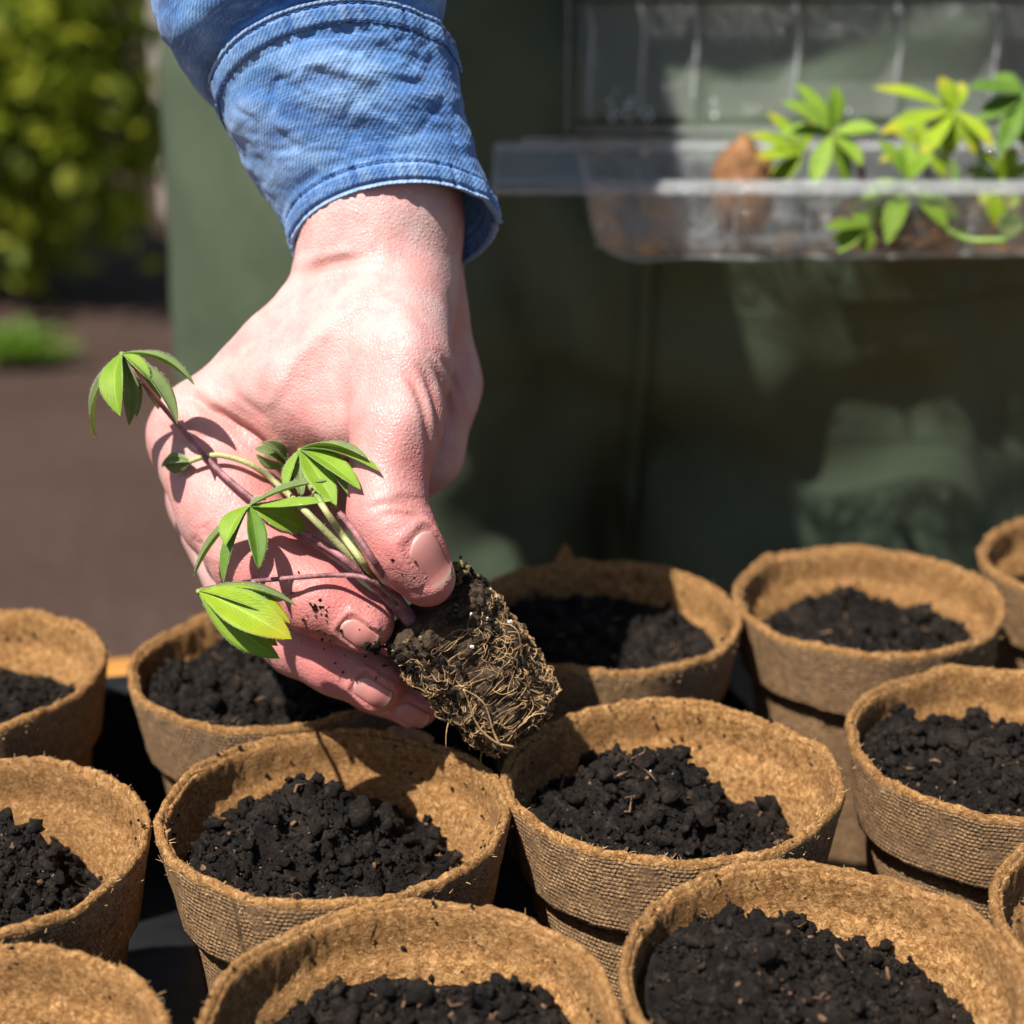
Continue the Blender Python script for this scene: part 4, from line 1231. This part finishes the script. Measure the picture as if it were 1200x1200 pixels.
TOCAM = -np.array([0, CP, -SP]); UPV = np.array([0, SP, CP]); RIGHT = np.array([1.0, 0, 0])
def vdir(x, y, z): return RIGHT*x + UPV*y + TOCAM*z          # picture-plane axes: right, up, towards the viewer
def near_hand(px, py, z, gap):
    zs = float(trace(px, py)[0, 2])
    return min(max(z, zs-gap), zs-0.0028) if zs < 0.46 else z
def stem(parent, pts, mat, name='petiole', ns=10, n=40):
    P = np.array([W(p[0], p[1], near_hand(p[0], p[1], p[2], 0.0045)) for p in pts]); R = np.array([p[3]*0.74/FPX*p[2] for p in pts])
    path = catmull(P, n); rad = np.interp(np.linspace(0, 1, n), np.linspace(0, 1, len(R)), R)
    V, F = tube_geo(path, rad, ns)
    o = mesh_obj(name, V, F, M[mat], parent, True)
    o.matrix_parent_inverse = Matrix.Translation(-parent.location)
    return o
plug_a, plug_b = W(505, 712, .408), W(612, 848, .417)
seedling = empty('lupin_seedling', tuple(plug_b))
tag(seedling, 'uprooted lupin seedling with drooping palmate leaves pinched between thumb and fingers', 'seedling')
UP_L, BK = ('leaf','leaf_back'), ('leaf_back','leaf')
LM = ('leaf_lime','leaf_back'); DP = ('leaf_mid','leaf_back')
LEAVES = [  # hub, [(tip px, py, z, width px, nh, bow, fold, mats)]
 ((143,414,.404), [((141,488,.396),27,(-.35,.1,.95),.16,.35,UP_L), ((151,499,.404),16,(.5,.1,.8),.12,.5,BK), ((160,489,.407),13,(.6,.2,.7),.1,.5,BK),
   ((228,451,.402),18,(.2,.95,.25),.12,.5,BK), ((208,497,.398),21,(.6,.55,.5),.10,.45,BK), ((176,446,.400),14,(.3,.6,.7),.1,.4,UP_L),
   ((113,514,.424),17,(-.6,.3,.6),.10,.4,BK), ((186,480,.418),16,(.3,.3,.8),.12,.3,DP)]),
 ((292,593,.3895), [((383,563,.388),13,(-.2,.9,.45),.05,.5,BK), ((391,586,.384),15,(0,.8,.6),-.03,.45,UP_L), ((359,622,.381),30,(.15,.45,.9),.07,.28,UP_L),
   ((264,640,.386),25,(-.5,.35,.8),.12,.35,UP_L), ((227,675,.398),17,(-.6,.6,.4),.06,.5,BK), ((262,684,.388),15,(-.5,.3,.7),.08,.5,DP), ((303,667,.384),20,(.4,.1,.9),.10,.4,DP), ((312,585,.392),9,(0,.8,.5),.1,.4,BK)]),
 ((352,527,.387), [((446,553,.384),17,(.2,.85,.5),.07,.35,UP_L), ((431,537,.389),15,(.1,.9,.3),.08,.4,BK), ((423,574,.380),22,(.25,.55,.85),.07,.3,UP_L),
   ((394,594,.381),27,(.2,.2,.95),.08,.3,UP_L), ((408,579,.388),16,(.5,.3,.6),.08,.4,BK), ((335,576,.386),14,(-.6,.1,.8),.06,.5,UP_L), ((354,585,.389),13,(-.1,.1,.95),.06,.5,BK)]),
 ((233,692,.386), [((342,749,.379),40,(.0,.45,.9),.08,.30,LM), ((340,730,.384),34,(.25,.85,.5),.10,.3,LM), ((348,710,.387),24,(.25,.95,.2),.09,.4,BK),
   ((328,772,.386),30,(-.35,-.1,.95),.07,.35,UP_L), ((326,757,.390),22,(-.1,.2,.9),.05,.3,LM)]),
]
for hub, ls in LEAVES:
    free = hub[1] > 680                     # the lime leaf hangs clear of the hand
    zh = hub[2] if free else near_hand(*hub, 0.012); sh_ = 0 if free else zh-hub[2]
    hb = W(hub[0], hub[1], zh)
    for tp, w, nh, bow, fold, mt in ls:
        zt = tp[2] if free else near_hand(tp[0], tp[1], tp[2]+sh_*0.6, 0.022)
        leaflet(seedling, hb, W(tp[0], tp[1], zt), w/FPX*tp[2], vdir(*nh), bow, fold*(1.0 if free else 1.25), mt)
    # the small knuckle where the leaflets meet
    V, F = tube_geo([hb+vdir(0,0,.0004), hb-vdir(0,.0006,.0004)], [.0006, .0005], 8); o = mesh_obj('leaf_hub', V, F, M['stem_fresh'], seedling); o.matrix_parent_inverse = Matrix.Translation(-seedling.location)
# folded young leaves
for hub, tips in (((224,541,.389), [((190,546,.387),15,(0,.6,.8)),((191,543,.390),14,(0,-.6,.8)),((189,547,.391),12,(0,.9,-.2))]),
                  ((336,546,.389), [((298,526,.386),20,(.3,.7,.7)),((306,519,.388),18,(.6,.6,.4)),((312,517,.390),15,(.8,.3,.3)),((300,532,.388),13,(-.2,-.6,.8))])):
    for tp, w, nh in tips: leaflet(seedling, W(hub[0], hub[1], near_hand(*hub, .0045)), W(tp[0], tp[1], near_hand(*tp, .006)), w/FPX*tp[2], vdir(*nh), .10, .6, BK)
stem(seedling, [(146,416,.4045,3.6),(165,445,.404,4.2),(205,493,.4035,4.6),(250,545,.400,4.8),(300,588,.395,5),(355,628,.393,5.4),(420,670,.397,6.2),(455,702,.402,7),(480,728,.406,8)], 'stem_purple')
stem(seedling, [(352,528,.388,3.5),(358,556,.3905,4.5),(373,585,.391,5.2),(402,628,.391,5.6),(432,668,.393,6),(460,712,.399,6.5),(482,733,.406,8)], 'stem_green')
stem(seedling, [(336,546,.3895,4),(356,562,.390,4.6),(372,582,.392,4.8),(385,604,.393,5)], 'stem_fresh')
stem(seedling, [(222,541,.3895,4.5),(240,535,.3875,4.8),(262,534,.387,5),(295,545,.3875,5.2),(327,569,.389,5.4),(356,597,.391,5.6),(395,636,.392,5.8),(430,670,.396,6),(462,710,.402,7)], 'stem_green')
stem(seedling, [(236,691,.387,3.8),(262,686,.3865,3.8),(300,681,.3865,3.8),(345,677,.387,3.9),(395,674,.389,4),(430,678,.392,4.2),(462,698,.397,4.6),(484,722,.404,5.5)], 'stem_purple')
stem(seedling, [(293,593,.390,3.6),(318,606,.3925,4.5),(350,622,.392,5),(400,652,.393,5.6),(440,688,.398,6.5),(476,726,.405,8)], 'stem_purple')
stem(seedling, [(390,592,.395,4.5),(415,622,.396,5),(440,660,.398,5.5),(468,702,.402,6.5),(486,728,.406,8)], 'stem_purple')
stem(seedling, [(466,708,.4015,8),(478,724,.4035,12),(492,737,.4065,13)], 'stem_purple', 'crown', 12, 16)

def root_plug():
    ax = plug_b-plug_a; L = np.linalg.norm(ax); ax /= L
    side = vdir(.79, .62, 0); side -= ax*np.dot(side, ax); side /= np.linalg.norm(side); dep = np.cross(ax, side)
    n, m = 150, 110
    def surf(t, a, off=0.0):
        hw = np.interp(t, [0, .08, .5, .9, 1.0], [.0118, .0132, .0127, .0113, .0090])
        e = 0.62
        cs, sn = np.cos(a), np.sin(a)
        x = np.sign(cs)*np.abs(cs)**e*hw; y = np.sign(sn)*np.abs(sn)**e*hw*0.92
        c = plug_a + ax*((t*L)[..., None] if np.ndim(t) else t*L)
        P = c + x[..., None]*side + y[..., None]*dep
        nr = (cs[..., None]*side + sn[..., None]*dep)
        return P + nr*off, nr
    T, A = np.meshgrid(np.linspace(0, 1, m), np.arange(n)*2*math.pi/n, indexing='ij')
    P, N = surf(T, A)
    q = P*1000
    d = 0.0022*fbm(q*.22, 3, 61) + 0.0016*(0.5-worley(q*.33, 62)) + 0.0007*fbm(q*1.1, 3, 63, .7)
    P = P + N*d[..., None]
    V = [P.reshape(-1, 3)]; F = grid_faces(n, m, True)
    off = n*m
    # ragged top and bottom caps
    for row, sg in ((0, -1), (m-1, 1)):
        base = P[row]; cen = base.mean(axis=0)
        prev = row*n
        for k, f in enumerate((0.85, 0.6, 0.3)):
            rg = cen + (base-cen)*f + ax*sg*(0.0022*(1-f*f)) ; rg = rg + ax*sg*(0.0016*fbm(rg*450, 3, 64)[:, None])
            V.append(rg); start = off; off += n
            for u in range(n):
                u2 = (u+1) % n
                qd = [prev+u, prev+u2, start+u2, start+u]
                F.append(qd if sg > 0 else qd[::-1])
            prev = start
        F.append([prev+u for u in range(n)] if sg > 0 else [prev+u for u in range(n)][::-1])
    o = mesh_obj('root_plug', np.vstack(V), F, M['plugsoil'], seedling, True); o.matrix_parent_inverse = Matrix.Translation(-seedling.location)
    tag(o, 'dark soil plug bound by pale tangled roots')
    r = np.random.default_rng(9)
    mb = MB()
    def wander(t, a, steps, st, ct, turn, rad, h0=0.0004, loose=False):
        ang = r.uniform(0, 6.28) if ct is None else ct
        tt, aa = [t], [a]; w = r.normal()*turn
        for _ in range(steps):
            w = 0.7*w + r.normal()*turn; ang += w
            t += math.cos(ang)*st/L; a += math.sin(ang)*st/.012
            if t > 1.02 or t < 0.12: ang = math.pi-ang; t = min(max(t, 0.12), 1.02)
            tt.append(t); aa.append(a)
        tt, aa = np.array(tt), np.array(aa)
        hp = h0 + 0.0006*np.abs(np.sin(np.linspace(0, math.pi*r.uniform(.6, 2.2), len(tt))))*r.uniform(.2, 1.6)
        hp[0] -= .0008; hp[-1] -= 0 if loose else .0008
        pp, nn = surf(np.clip(tt, 0, 1), aa)
        q = pp*1000; dd = 0.0022*fbm(q*.22, 3, 61) + 0.0016*(0.5-worley(q*.33, 62))
        pp = pp + nn*(dd+hp)[:, None] + ax*((tt-np.clip(tt, 0, 1))*L)[:, None]
        path = catmull(pp, len(pp)*3)
        mb.tube(path, np.linspace(rad, rad*.55, len(path)), 5)
    for i in range(900): wander(r.uniform(.14, 1), r.uniform(0, 6.28), r.integers(3, 9), .0009, None, .5, r.uniform(.00005, .00012), .0001)
    for i in range(60): wander(r.uniform(.2, .95), r.uniform(0, 6.28), r.integers(5, 12), .0012, r.choice([0.2, -0.3, 3.0, 1.4]), .32, r.uniform(.00008, .00016), .0001)
    for i in range(45): wander(r.uniform(.74, 1), r.uniform(0, 6.28), r.integers(5, 12), .0013, r.choice([1.57, -1.57]), .25, r.uniform(.00009, .00018), .0002)
    for i in range(12):     # loose ends hanging off
        t, a = r.uniform(.5, 1), r.uniform(0, 6.28); p, nn = surf(np.array([t]), np.array([a])); p, nn = p[0], nn[0]
        dr = nn*r.uniform(.3, 1)+np.array([r.normal()*.5, r.normal()*.5, -.6]); Lh = r.uniform(.002, .0055)
        mb.tube(catmull([p, p+dr*Lh*.5, p+dr*Lh*.8+np.array([0,0,-Lh*.4])+r.normal(size=3)*.0006], 8), np.linspace(.00014, .00006, 8), 4)
    # hero root running down the plug's face
    ts = np.linspace(.45, .99, 14); aa = -1.45+0.35*np.sin(np.linspace(0, 2.2, 14)) + math.pi*0
    for da in (-.03, .05):
        best = -1.57 if np.dot(dep, TOCAM) < 0 else 1.57
        pp, nn = surf(ts, best+0.25+da+0.12*np.sin(ts*9+da*20)); mb.tube(catmull(pp+nn*.0016, 40), np.linspace(.00014, .0003, 40), 6)
    rt = mb.build('roots', M['root'], o, True); rt.matrix_parent_inverse = Matrix.Identity(4); tag(rt, kind='stuff')
    # perlite and crumbs on the plug
    bm = bmesh.new(); bmesh.ops.create_icosphere(bm, subdivisions=1, radius=1); bm.verts.ensure_lookup_table()
    ico = np.array([v.co[:] for v in bm.verts]); icof = [[v.index for v in f.verts] for f in bm.faces]; bm.free()
    mb = MB()
    for i in range(520):
        t = r.random()**1.5; a = r.uniform(0, 6.28); p, nn = surf(np.array([t]), np.array([a]))
        s = r.uniform(.00020, .0008)
        m = 1 if (r.random() < 0.06 and s < .0005) else (2 if t < 0.05 and r.random() < .4 else 0)
        mb.add(p[0]+nn[0]*.0004+ico*(1+.35*r.normal(size=(len(ico), 1)))*s, icof, m)
    p = W(537, 670, .403)      # mossy tuft on the plug's shoulder
    for i in range(70): mb.add(p+r.normal(size=3)*np.array([.0012,.0012,.0014])+ico*(1+.4*r.normal(size=(len(ico), 1)))*r.uniform(.0003, .0008), icof, 2 if r.random() < .75 else 0)
    cr = mb.build('soil_crumbs', [M['soil'], M['perlite'], M['moss']], o, False); cr.matrix_parent_inverse = Matrix.Identity(4); tag(cr, kind='stuff')
    V, F = ico*np.array([.0011,.0007,.0006]), icof
    pc = mesh_obj('perlite_flake', V@np.array(Matrix.Rotation(.6, 3, 'Y'))+W(596, 730, .4035), F, M['perlite'], o, False); pc.matrix_parent_inverse = Matrix.Identity(4)
root_plug()

# ------------------------------------------------------------------ clear clamshell tray with its seedlings
TZ = GH - 0.1019
def clear_tray():
    e = empty('clear_plastic_tray', (0.15, 0.62, TZ-0.027))
    tag(e, 'clear plastic clamshell tray with open lid holding young lupin seedlings', 'tray')
    def put(o): o.matrix_parent_inverse = Matrix.Translation(-e.location); return o
    x0, x1, y0, y1 = 0.0245, 0.285, 0.591, 0.662
    def boxshell(zt, zb, ins, th=0.0007, nx=40):
        # open box as corrugated loop: perimeter points at the top and (inset) at the bottom
        per = []
        r = 0.012
        def arc(cx, cy, a0):
            return [(cx+r*math.cos(a0+k*math.pi/2/6), cy+r*math.sin(a0+k*math.pi/2/6)) for k in range(7)]
        per = arc(x1-r, y1-r, 0)+arc(x0+r, y1-r, math.pi/2)+arc(x0+r, y0+r, math.pi)+arc(x1-r, y0+r, 1.5*math.pi)
        # densify
        out = []
        for a, b in zip(per, per[1:]+per[:1]):
            L = math.hypot(b[0]-a[0], b[1]-a[1]); k = max(1, int(L/0.002))
            for i in range(k): out.append((a[0]+(b[0]-a[0])*i/k, a[1]+(b[1]-a[1])*i/k))
        return np.array(out)
    per = boxshell(0, 0, 0)
    cen = np.array([(x0+x1)/2, (y0+y1)/2])
    ribs_px = [745, 832, 858, 945, 1040, 1140, 1240]
    ribs = [(p-600)/FPX*0.588 for p in ribs_px]
    V = []; rows = 9; n = len(per)
    for j in range(rows):
        t = j/(rows-1); z = TZ - 0.0265*t
        q = per.copy(); ins = 0.005*t + 0.004*max(0, (t-.85)/.15)
        dirn = cen-q; dirn = np.sign(dirn)*np.minimum(1, np.abs(dirn)/np.array([.02, .015]))
        q = q + dirn*ins
        for rx in ribs:
            q[:, 1] += np.where(per[:, 1] < cen[1], 1, -1)*0.0028*np.exp(-((per[:, 0]-rx)/0.0028)**2)*(1 if t > .06 else 0)
        V.append(np.column_stack([q, np.full(n, z)]))
    V = np.vstack(V); F = grid_faces(n, rows, True)
    F.append([(rows-1)*n+k for k in range(n)])
    o = put(mesh_obj('tray_base', V, F, M['plastic'], e, True)); s = o.modifiers.new('thickness', 'SOLIDIFY'); s.thickness = 0.0006
    # flange: rim with rolled edge, wider at the hand-hold end
    mb = MB(); zf = TZ
    fx0, fx1, fy0, fy1 = -0.006, 0.303, 0.578, 0.674
    def plate(a, b, c, d): mb.box((a, b, zf), (c, d, zf+0.0007))
    plate(fx0, fy0, fx1, y0+.001); plate(fx0, y1-.001, fx1, fy1); plate(fx0, y0+.0013, x0+.001, y1-.0013); plate(x1-.001, y0+.0013, fx1, y1-.0013)
    edge = [(fx0,fy0),(fx1,fy0),(fx1,fy1),(fx0,fy1),(fx0,fy0)]
    for a, b in zip(edge[:-1], edge[1:]): mb.tube([(a[0],a[1],zf-.0009), (b[0],b[1],zf-.0009)], 0.0009, 8)
    put(mb.build('flange', M['plastic_edge'], e, False))
    # lid: shallow box standing open behind, facing the viewer
    zl0, zl1, yb, yf = TZ+0.004, TZ+0.054, 0.690, 0.676
    mb = MB()
    nx, nz = 130, 14
    xs = np.linspace(x0, x1, nx); zs = np.linspace(zl0+.004, zl1-.004, nz)
    X, Z = np.meshgrid(xs, zs); Yb = np.full_like(X, yb)
    for p in (690, 812, 930, 1048, 1160, 1270):
        rx = (p-600)/FPX*0.672; Yb -= 0.005*np.exp(-((X-rx)/0.003)**2)
    mb.add(np.stack([X, Yb, Z], -1).reshape(-1, 3), grid_faces(nx, nz))
    for (a, b) in (((x0-.004, zl0), (x0, zl1)), ((x1, zl0), (x1+.004, zl1))):
        mb.box((a[0], yf, a[1]), (a[0]+.0007, yb, b[1]))
    mb.box((x0, yf, zl1-.0007), (x1, yb, zl1)); mb.box((x0, yf, zl0), (x1, yb, zl0+.0007))
    # lid flange frame
    mb.box((x0-.020, yf-.0007, zl1), (x1+.018, yf, zl1+.013)); pass
    mb.tube([(x0-.020, yf-.001, zl1+.014), (x1+.018, yf-.001, zl1+.014)], .0013, 8)
    put(mb.build('lid', M['plastic'], e, False))
    mb = MB()
    for p in (690, 750, 812, 930, 1048, 1160, 1270):      # moulded ribs of lid and base
        rx = (p-600)/FPX*0.672; mb.tube(catmull([(rx+.0012, yb-.003, zl0+.003), (rx, yb-.0055, zl0+.012), (rx+.0008, yb-.006, zl1-.014), (rx-.001, yb-.003, zl1-.004)], 12), .0007, 8)
    for rx in ribs:
        for dx in (-.0026, .0026): mb.tube(catmull([(rx+dx, y0+.0020, TZ-.002), (rx+dx*.95, y0+.0038, TZ-.014), (rx+dx*.7, y0+.0060, TZ-.0245), (rx+dx*.3, y0+.0100, TZ-.0262)], 12), .0007, 7)
    wz = np.random.default_rng(8); mb.tube(catmull([(x0+.006, y0+.012, TZ-.0235), (x0+.012, y0+.0068, TZ-.0258)]+[(xx, y0+.0066+wz.normal()*.0003, TZ-.0266-abs(wz.normal())*.0007+(xx-x0)*.010) for xx in np.linspace(x0+.02, x1-.012, 22)], 90), .0008, 8)
    put(mb.build('moulded_ribs', M['plastic_edge'], e, True))
    # pale glossy beads added to put sun glints on lid and front wall
    bm = bmesh.new(); bmesh.ops.create_icosphere(bm, subdivisions=2, radius=1); bm.verts.ensure_lookup_table()
    ico = np.array([v.co[:] for v in bm.verts]); icof = [[v.index for v in f.verts] for f in bm.faces]; bm.free()
    rr = np.random.default_rng(5); mb = MB()
    for i in range(90):
        if i % 3 == 0: c = np.array([rr.uniform(x0, x1), y0+.0045+rr.normal()*.0004, TZ-rr.uniform(.006, .025)])
        elif i % 3 == 1: c = np.array([rr.normal(.045, .006) if i % 2 else rr.uniform(x0, x1), yb-.001, zl0+abs(rr.normal())*.004+.003])
        else: c = np.array([rr.uniform(x0-.018, x1), yf-.0012, zl1+rr.uniform(.001, .013)])
        mb.add(c+ico*rr.uniform(.0003, .0009)*np.array([1, .5, 1.2]), icof)
    dr = put(mb.build('glint_beads', M['glint'], e, True)); tag(dr, kind='stuff')
    # hinge strip
    mb = MB(); mb.tube([(fx0+.01, .6755, TZ+.0012), (fx1-.01, .6755, TZ+.0012)], .0011, 8); put(mb.build('hinge', M['plastic'], e, True))
clear_tray()
M['peat_ball'] = mat_simple('brown_peat_ball', (0.27,0.135,0.062), 0.9, 0.1, 160, 0.5, 0.002, 500)
TRAY_PLANTS = [
 ((940,180,.632), [(875,158),(899,131),(886,186),(898,222),(915,215),(960,140)], 17, LM, 'lime palmate leaf rosette leaning over the brown root ball in the clear tray'),
 ((975,156,.612), [(932,97),(978,99),(915,119),(912,158),(1030,152),(953,218),(992,218),(1010,195)], 20, UP_L, 'bright green palmate rosette standing up in the clear tray beside the brown root ball'),
 ((1119,130,.612), [(1022,103),(1030,158),(1101,90),(1128,96),(1078,187),(1108,186),(1141,182),(1164,174)], 19, LM, 'yellow-green palmate rosette with two long leaflets standing highest in the clear tray'),
 ((1063,212,.598), [(1008,236),(1040,286),(1132,274),(1110,268),(1028,165),(1062,166),(1095,180)], 22, UP_L, 'green palmate rosette hanging over the tray flange with its leaflets spread down'),
 ((1018,266,.594), [(966,268),(982,296),(1000,246),(1028,238),(1012,297),(975,284)], 17, UP_L, 'small green palmate rosette low behind the clear front wall'),
 ((1200,112,.615), [(1134,103),(1164,88),(1145,142),(1169,182),(1240,95),(1262,130),(1240,165),(1205,180)], 22, DP, 'darker green palmate rosette at the deep end of the clear tray'),
 ((1085,178,.640), [(1040,150),(1062,128),(1105,140),(1128,165),(1060,205),(1030,190),(1110,210)], 17, LM, 'lime palmate rosette half hidden between the taller rosettes of the clear tray'),
 ((1172,212,.622), [(1128,200),(1150,176),(1190,170),(1215,196),(1150,240),(1190,250),(1130,222)], 18, LM, 'yellowing palmate rosette at the flange of the clear tray beside the seed leaves'),
]
def tray_plants():
    bm = bmesh.new(); bmesh.ops.create_icosphere(bm, subdivisions=4, radius=1); bm.verts.ensure_lookup_table()
    ico = np.array([v.co[:] for v in bm.verts]); icof = [[v.index for v in f.verts] for f in bm.faces]; bm.free()
    floor_z = TZ-0.0265+0.0008
    for i, (hub, tips, w, mt, lb) in enumerate(TRAY_PLANTS):
        h = W(*hub)
        bx = h[0] + (-0.012 if i == 0 else 0.012); by = min(max(h[1], 0.606), 0.645)
        if i == 0: bx = W(872, 190, .632)[0]
        e = empty('tray_seedling', (bx, by, floor_z))
        tag(e, lb, 'seedling', 'lupin seedlings in the clear plastic tray')
        inv = Matrix.Translation(-e.location)
        for k, (tx, ty) in enumerate(tips):
            dz = 0.006*math.sin(k*2.3+i)
            nh = vdir(0.25*math.sin(k+i), .62, .75)
            leaflet(e, h, W(tx, ty, hub[2]-0.003+dz), w/FPX*hub[2], nh, .06, .25, mt)
        base = np.array([bx, by, floor_z+0.012])
        path = catmull([base, (base+h)/2+np.array([.004, 0, .003]), h], 16)
        V, F = tube_geo(path, np.linspace(.0016, .0011, 16), 8)
        o = mesh_obj('petiole', V, F, M['stem_purple' if i in (1, 3) else 'stem_fresh'], e); o.matrix_parent_inverse = inv
        s = np.array([.0095, .009, .0085]) if i else np.array([.011, .010, .017])
        q = ico*s*(1+.22*fbm(ico*2.2+i*5, 3, 90+i)+.10*fbm(ico*7+i, 2, 91))[:, None]; q[:, 2] = np.maximum(q[:, 2], -s[2]*.9)
        zc = floor_z+s[2]*.9
        o = mesh_obj('root_ball', q+np.array([bx, by, zc]), icof, M['peat_ball'] if i == 0 else M['plugsoil'], e); o.matrix_parent_inverse = inv
    # a fallen yellow seed leaf and a pale round one on its stalk
    e = empty('seed_leaf', tuple(W(1166, 262, .590))); leaflet(e, W(1163,225,.590), W(1168,266,.588), 22/FPX*.59, vdir(.2,.2,.9), .05, .2, LM); tag(e, 'single yellow seed leaf hanging in the clear tray', 'leaf')
    e = empty('round_seed_leaf', tuple(W(1184, 280, .588))); leaflet(e, W(1176,283,.588), W(1190,247,.586), 26/FPX*.588, vdir(.1,.2,.95), .05, .15, ('leaf_back','leaf_back'))
    V, F = tube_geo(catmull([W(1110,270,.59), W(1135,281,.589), W(1160,282,.588), W(1177,282,.588)], 14), .0011, 7); o = mesh_obj('stalk', V, F, M['stem_fresh'], e); o.matrix_parent_inverse = Matrix.Translation(-e.location)
    tag(e, 'pale rounded seed leaf on a curved stalk in the clear tray', 'leaf')
tray_plants()

def left_hand():
    def sdf(p):
        A = np.array
        d = cone(p, A([.357,.585,1.05]), A([.346,.602,1.00]), .024, .0265)
        d = smin(d, cone(p, A([.346,.604,1.0]), A([.335,.600,.945]), .026, .022), .02)
        d = smin(d, cone(p, A([.347,.612,1.0]), A([.337,.636,.940]), .025, .020), .02)
        d = smin(d, cone(p, A([.335,.592,.965]), A([.318,.594,.953]), .014, .012), .012)
        d = smin(d, cone(p, A([.318,.594,.953]), A([.285,.603,.9440]), .0115, .0085), .006)
        for i in range(4):
            y = .588+.0185*i; r = [.0098,.0102,.0098,.0086][i]; L = [0,.004,.001,-.008][i]
            k = A([.333,y,.928])
            f = cone(p, k, A([.318,y,.9005]), r*1.25, r*1.05)
            f = smin(f, cone(p, A([.318,y,.9005]), A([.292-L,y,.8958]), r*1.05, r), .003)
            f = smin(f, cone(p, A([.292-L,y,.8958]), A([.272-L,y,.8965]), r, r*.85), .003)
            w = np.exp(-np.sum((p-k)**2, -1)/(2*.012**2))
            d = smin(d, f, .0012+.008*w)
        return d
    V, F = surface_nets(sdf, (.25,.565,.875), (.40,.68,1.06), .003)
    V, F = subdivided(project(sdf, V, 2), F, 1); V = project(sdf, V, 1)
    red = np.clip(.35*(V[:, 0] < .31)+.2*fbm(V*90, 3, 5), 0, 1)
    o = mesh_obj('hand', V, F, M['skin'], person, True, attrs=dict(red=red, crease=0*red)); to_person(o)
    tag(o, 'hand gripping the far end of the clear tray')
left_hand()

def plant_hairs():
    "fine silvery hairs along the leaflet margins and the petioles"
    r = np.random.default_rng(17); mb = MB()
    for o in list(seedling.children):
        n = o.name.split('.')[0]
        if n not in ('leaflet', 'petiole'): continue
        co = np.empty(len(o.data.vertices)*3); o.data.vertices.foreach_get('co', co); co = co.reshape(-1, 3)
        if n == 'leaflet':
            nu, nv = 9, 22; P = co[:nu*nv].reshape(nv, nu, 3)
            for e in (0, nu-1):
                for k in range(34):
                    t = r.uniform(.08, .97)*(nv-1); j = int(t); f = t-j
                    p = P[j, e]*(1-f)+P[min(j+1, nv-1), e]*f
                    out = P[j, e]-P[j, 1 if e == 0 else nu-2]; out /= np.linalg.norm(out)+1e-9
                    al = P[min(j+1, nv-1), e]-P[j, e]; al /= np.linalg.norm(al)+1e-9
                    d = out*.7+al*r.uniform(.2, .9)+r.normal(size=3)*.25; L = r.uniform(.0002, .0005)
                    mb.tube([p, p+d*L*.6, p+d*L], [.00002, .000015, .00001], 3)
        else:
            ns = 10; m = len(co)//ns; P = co.reshape(m, ns, 3); cen = P.mean(axis=1)
            for k in range(70):
                j = r.integers(1, m-3); i = r.integers(ns)
                p = P[j, i]; d = (p-cen[j]); d /= np.linalg.norm(d); d = d+r.normal(size=3)*.35; L = r.uniform(.0002, .0004)
                mb.tube([p, p+d*L*.6, p+d*L], [.00002, .000015, .00001], 3)
    h = mb.build('leaf_hairs', M['hairs'], seedling, False); h.matrix_parent_inverse = Matrix.Translation(-seedling.location); tag(h, kind='stuff')
plant_hairs()

def trouser_details():
    tr = [o for o in person.children if o.name == 'trousers'][0]
    def patch(name, x0, x1, z0, z1, iso, nx=24, nz=14):
        X, Z = np.meshgrid(np.linspace(x0, x1, nx), np.linspace(z0, z1, nz)); P = np.stack([X, np.full_like(X, .70), Z], -1).reshape(-1, 3)
        for _ in range(14):
            P[:, 1] += 0.7*(trouser_sdf(P)-iso)
        Q = P.copy(); Q[:, 1] += iso+.002
        F = grid_faces(nx, nz) + grid_faces(nx, nz, False, nx*nz, True)
        rg = list(range(nx)) + [j*nx+nx-1 for j in range(1, nz)] + [(nz-1)*nx+i for i in range(nx-2, -1, -1)] + [j*nx for j in range(nz-2, 0, -1)]
        for a, b in zip(rg, rg[1:]+rg[:1]): F.append([a, a+nx*nz, b+nx*nz, b])
        o = mesh_obj(name, np.vstack([P, Q]), F, M['trousers'], tr, True); o.matrix_parent_inverse = Matrix.Identity(4)
    patch('pocket_flap', .135, .235, .862, .897, .0045)
    patch('centre_seam', .052, .0575, .72, 1.02, .0022, 4, 60)
trouser_details()
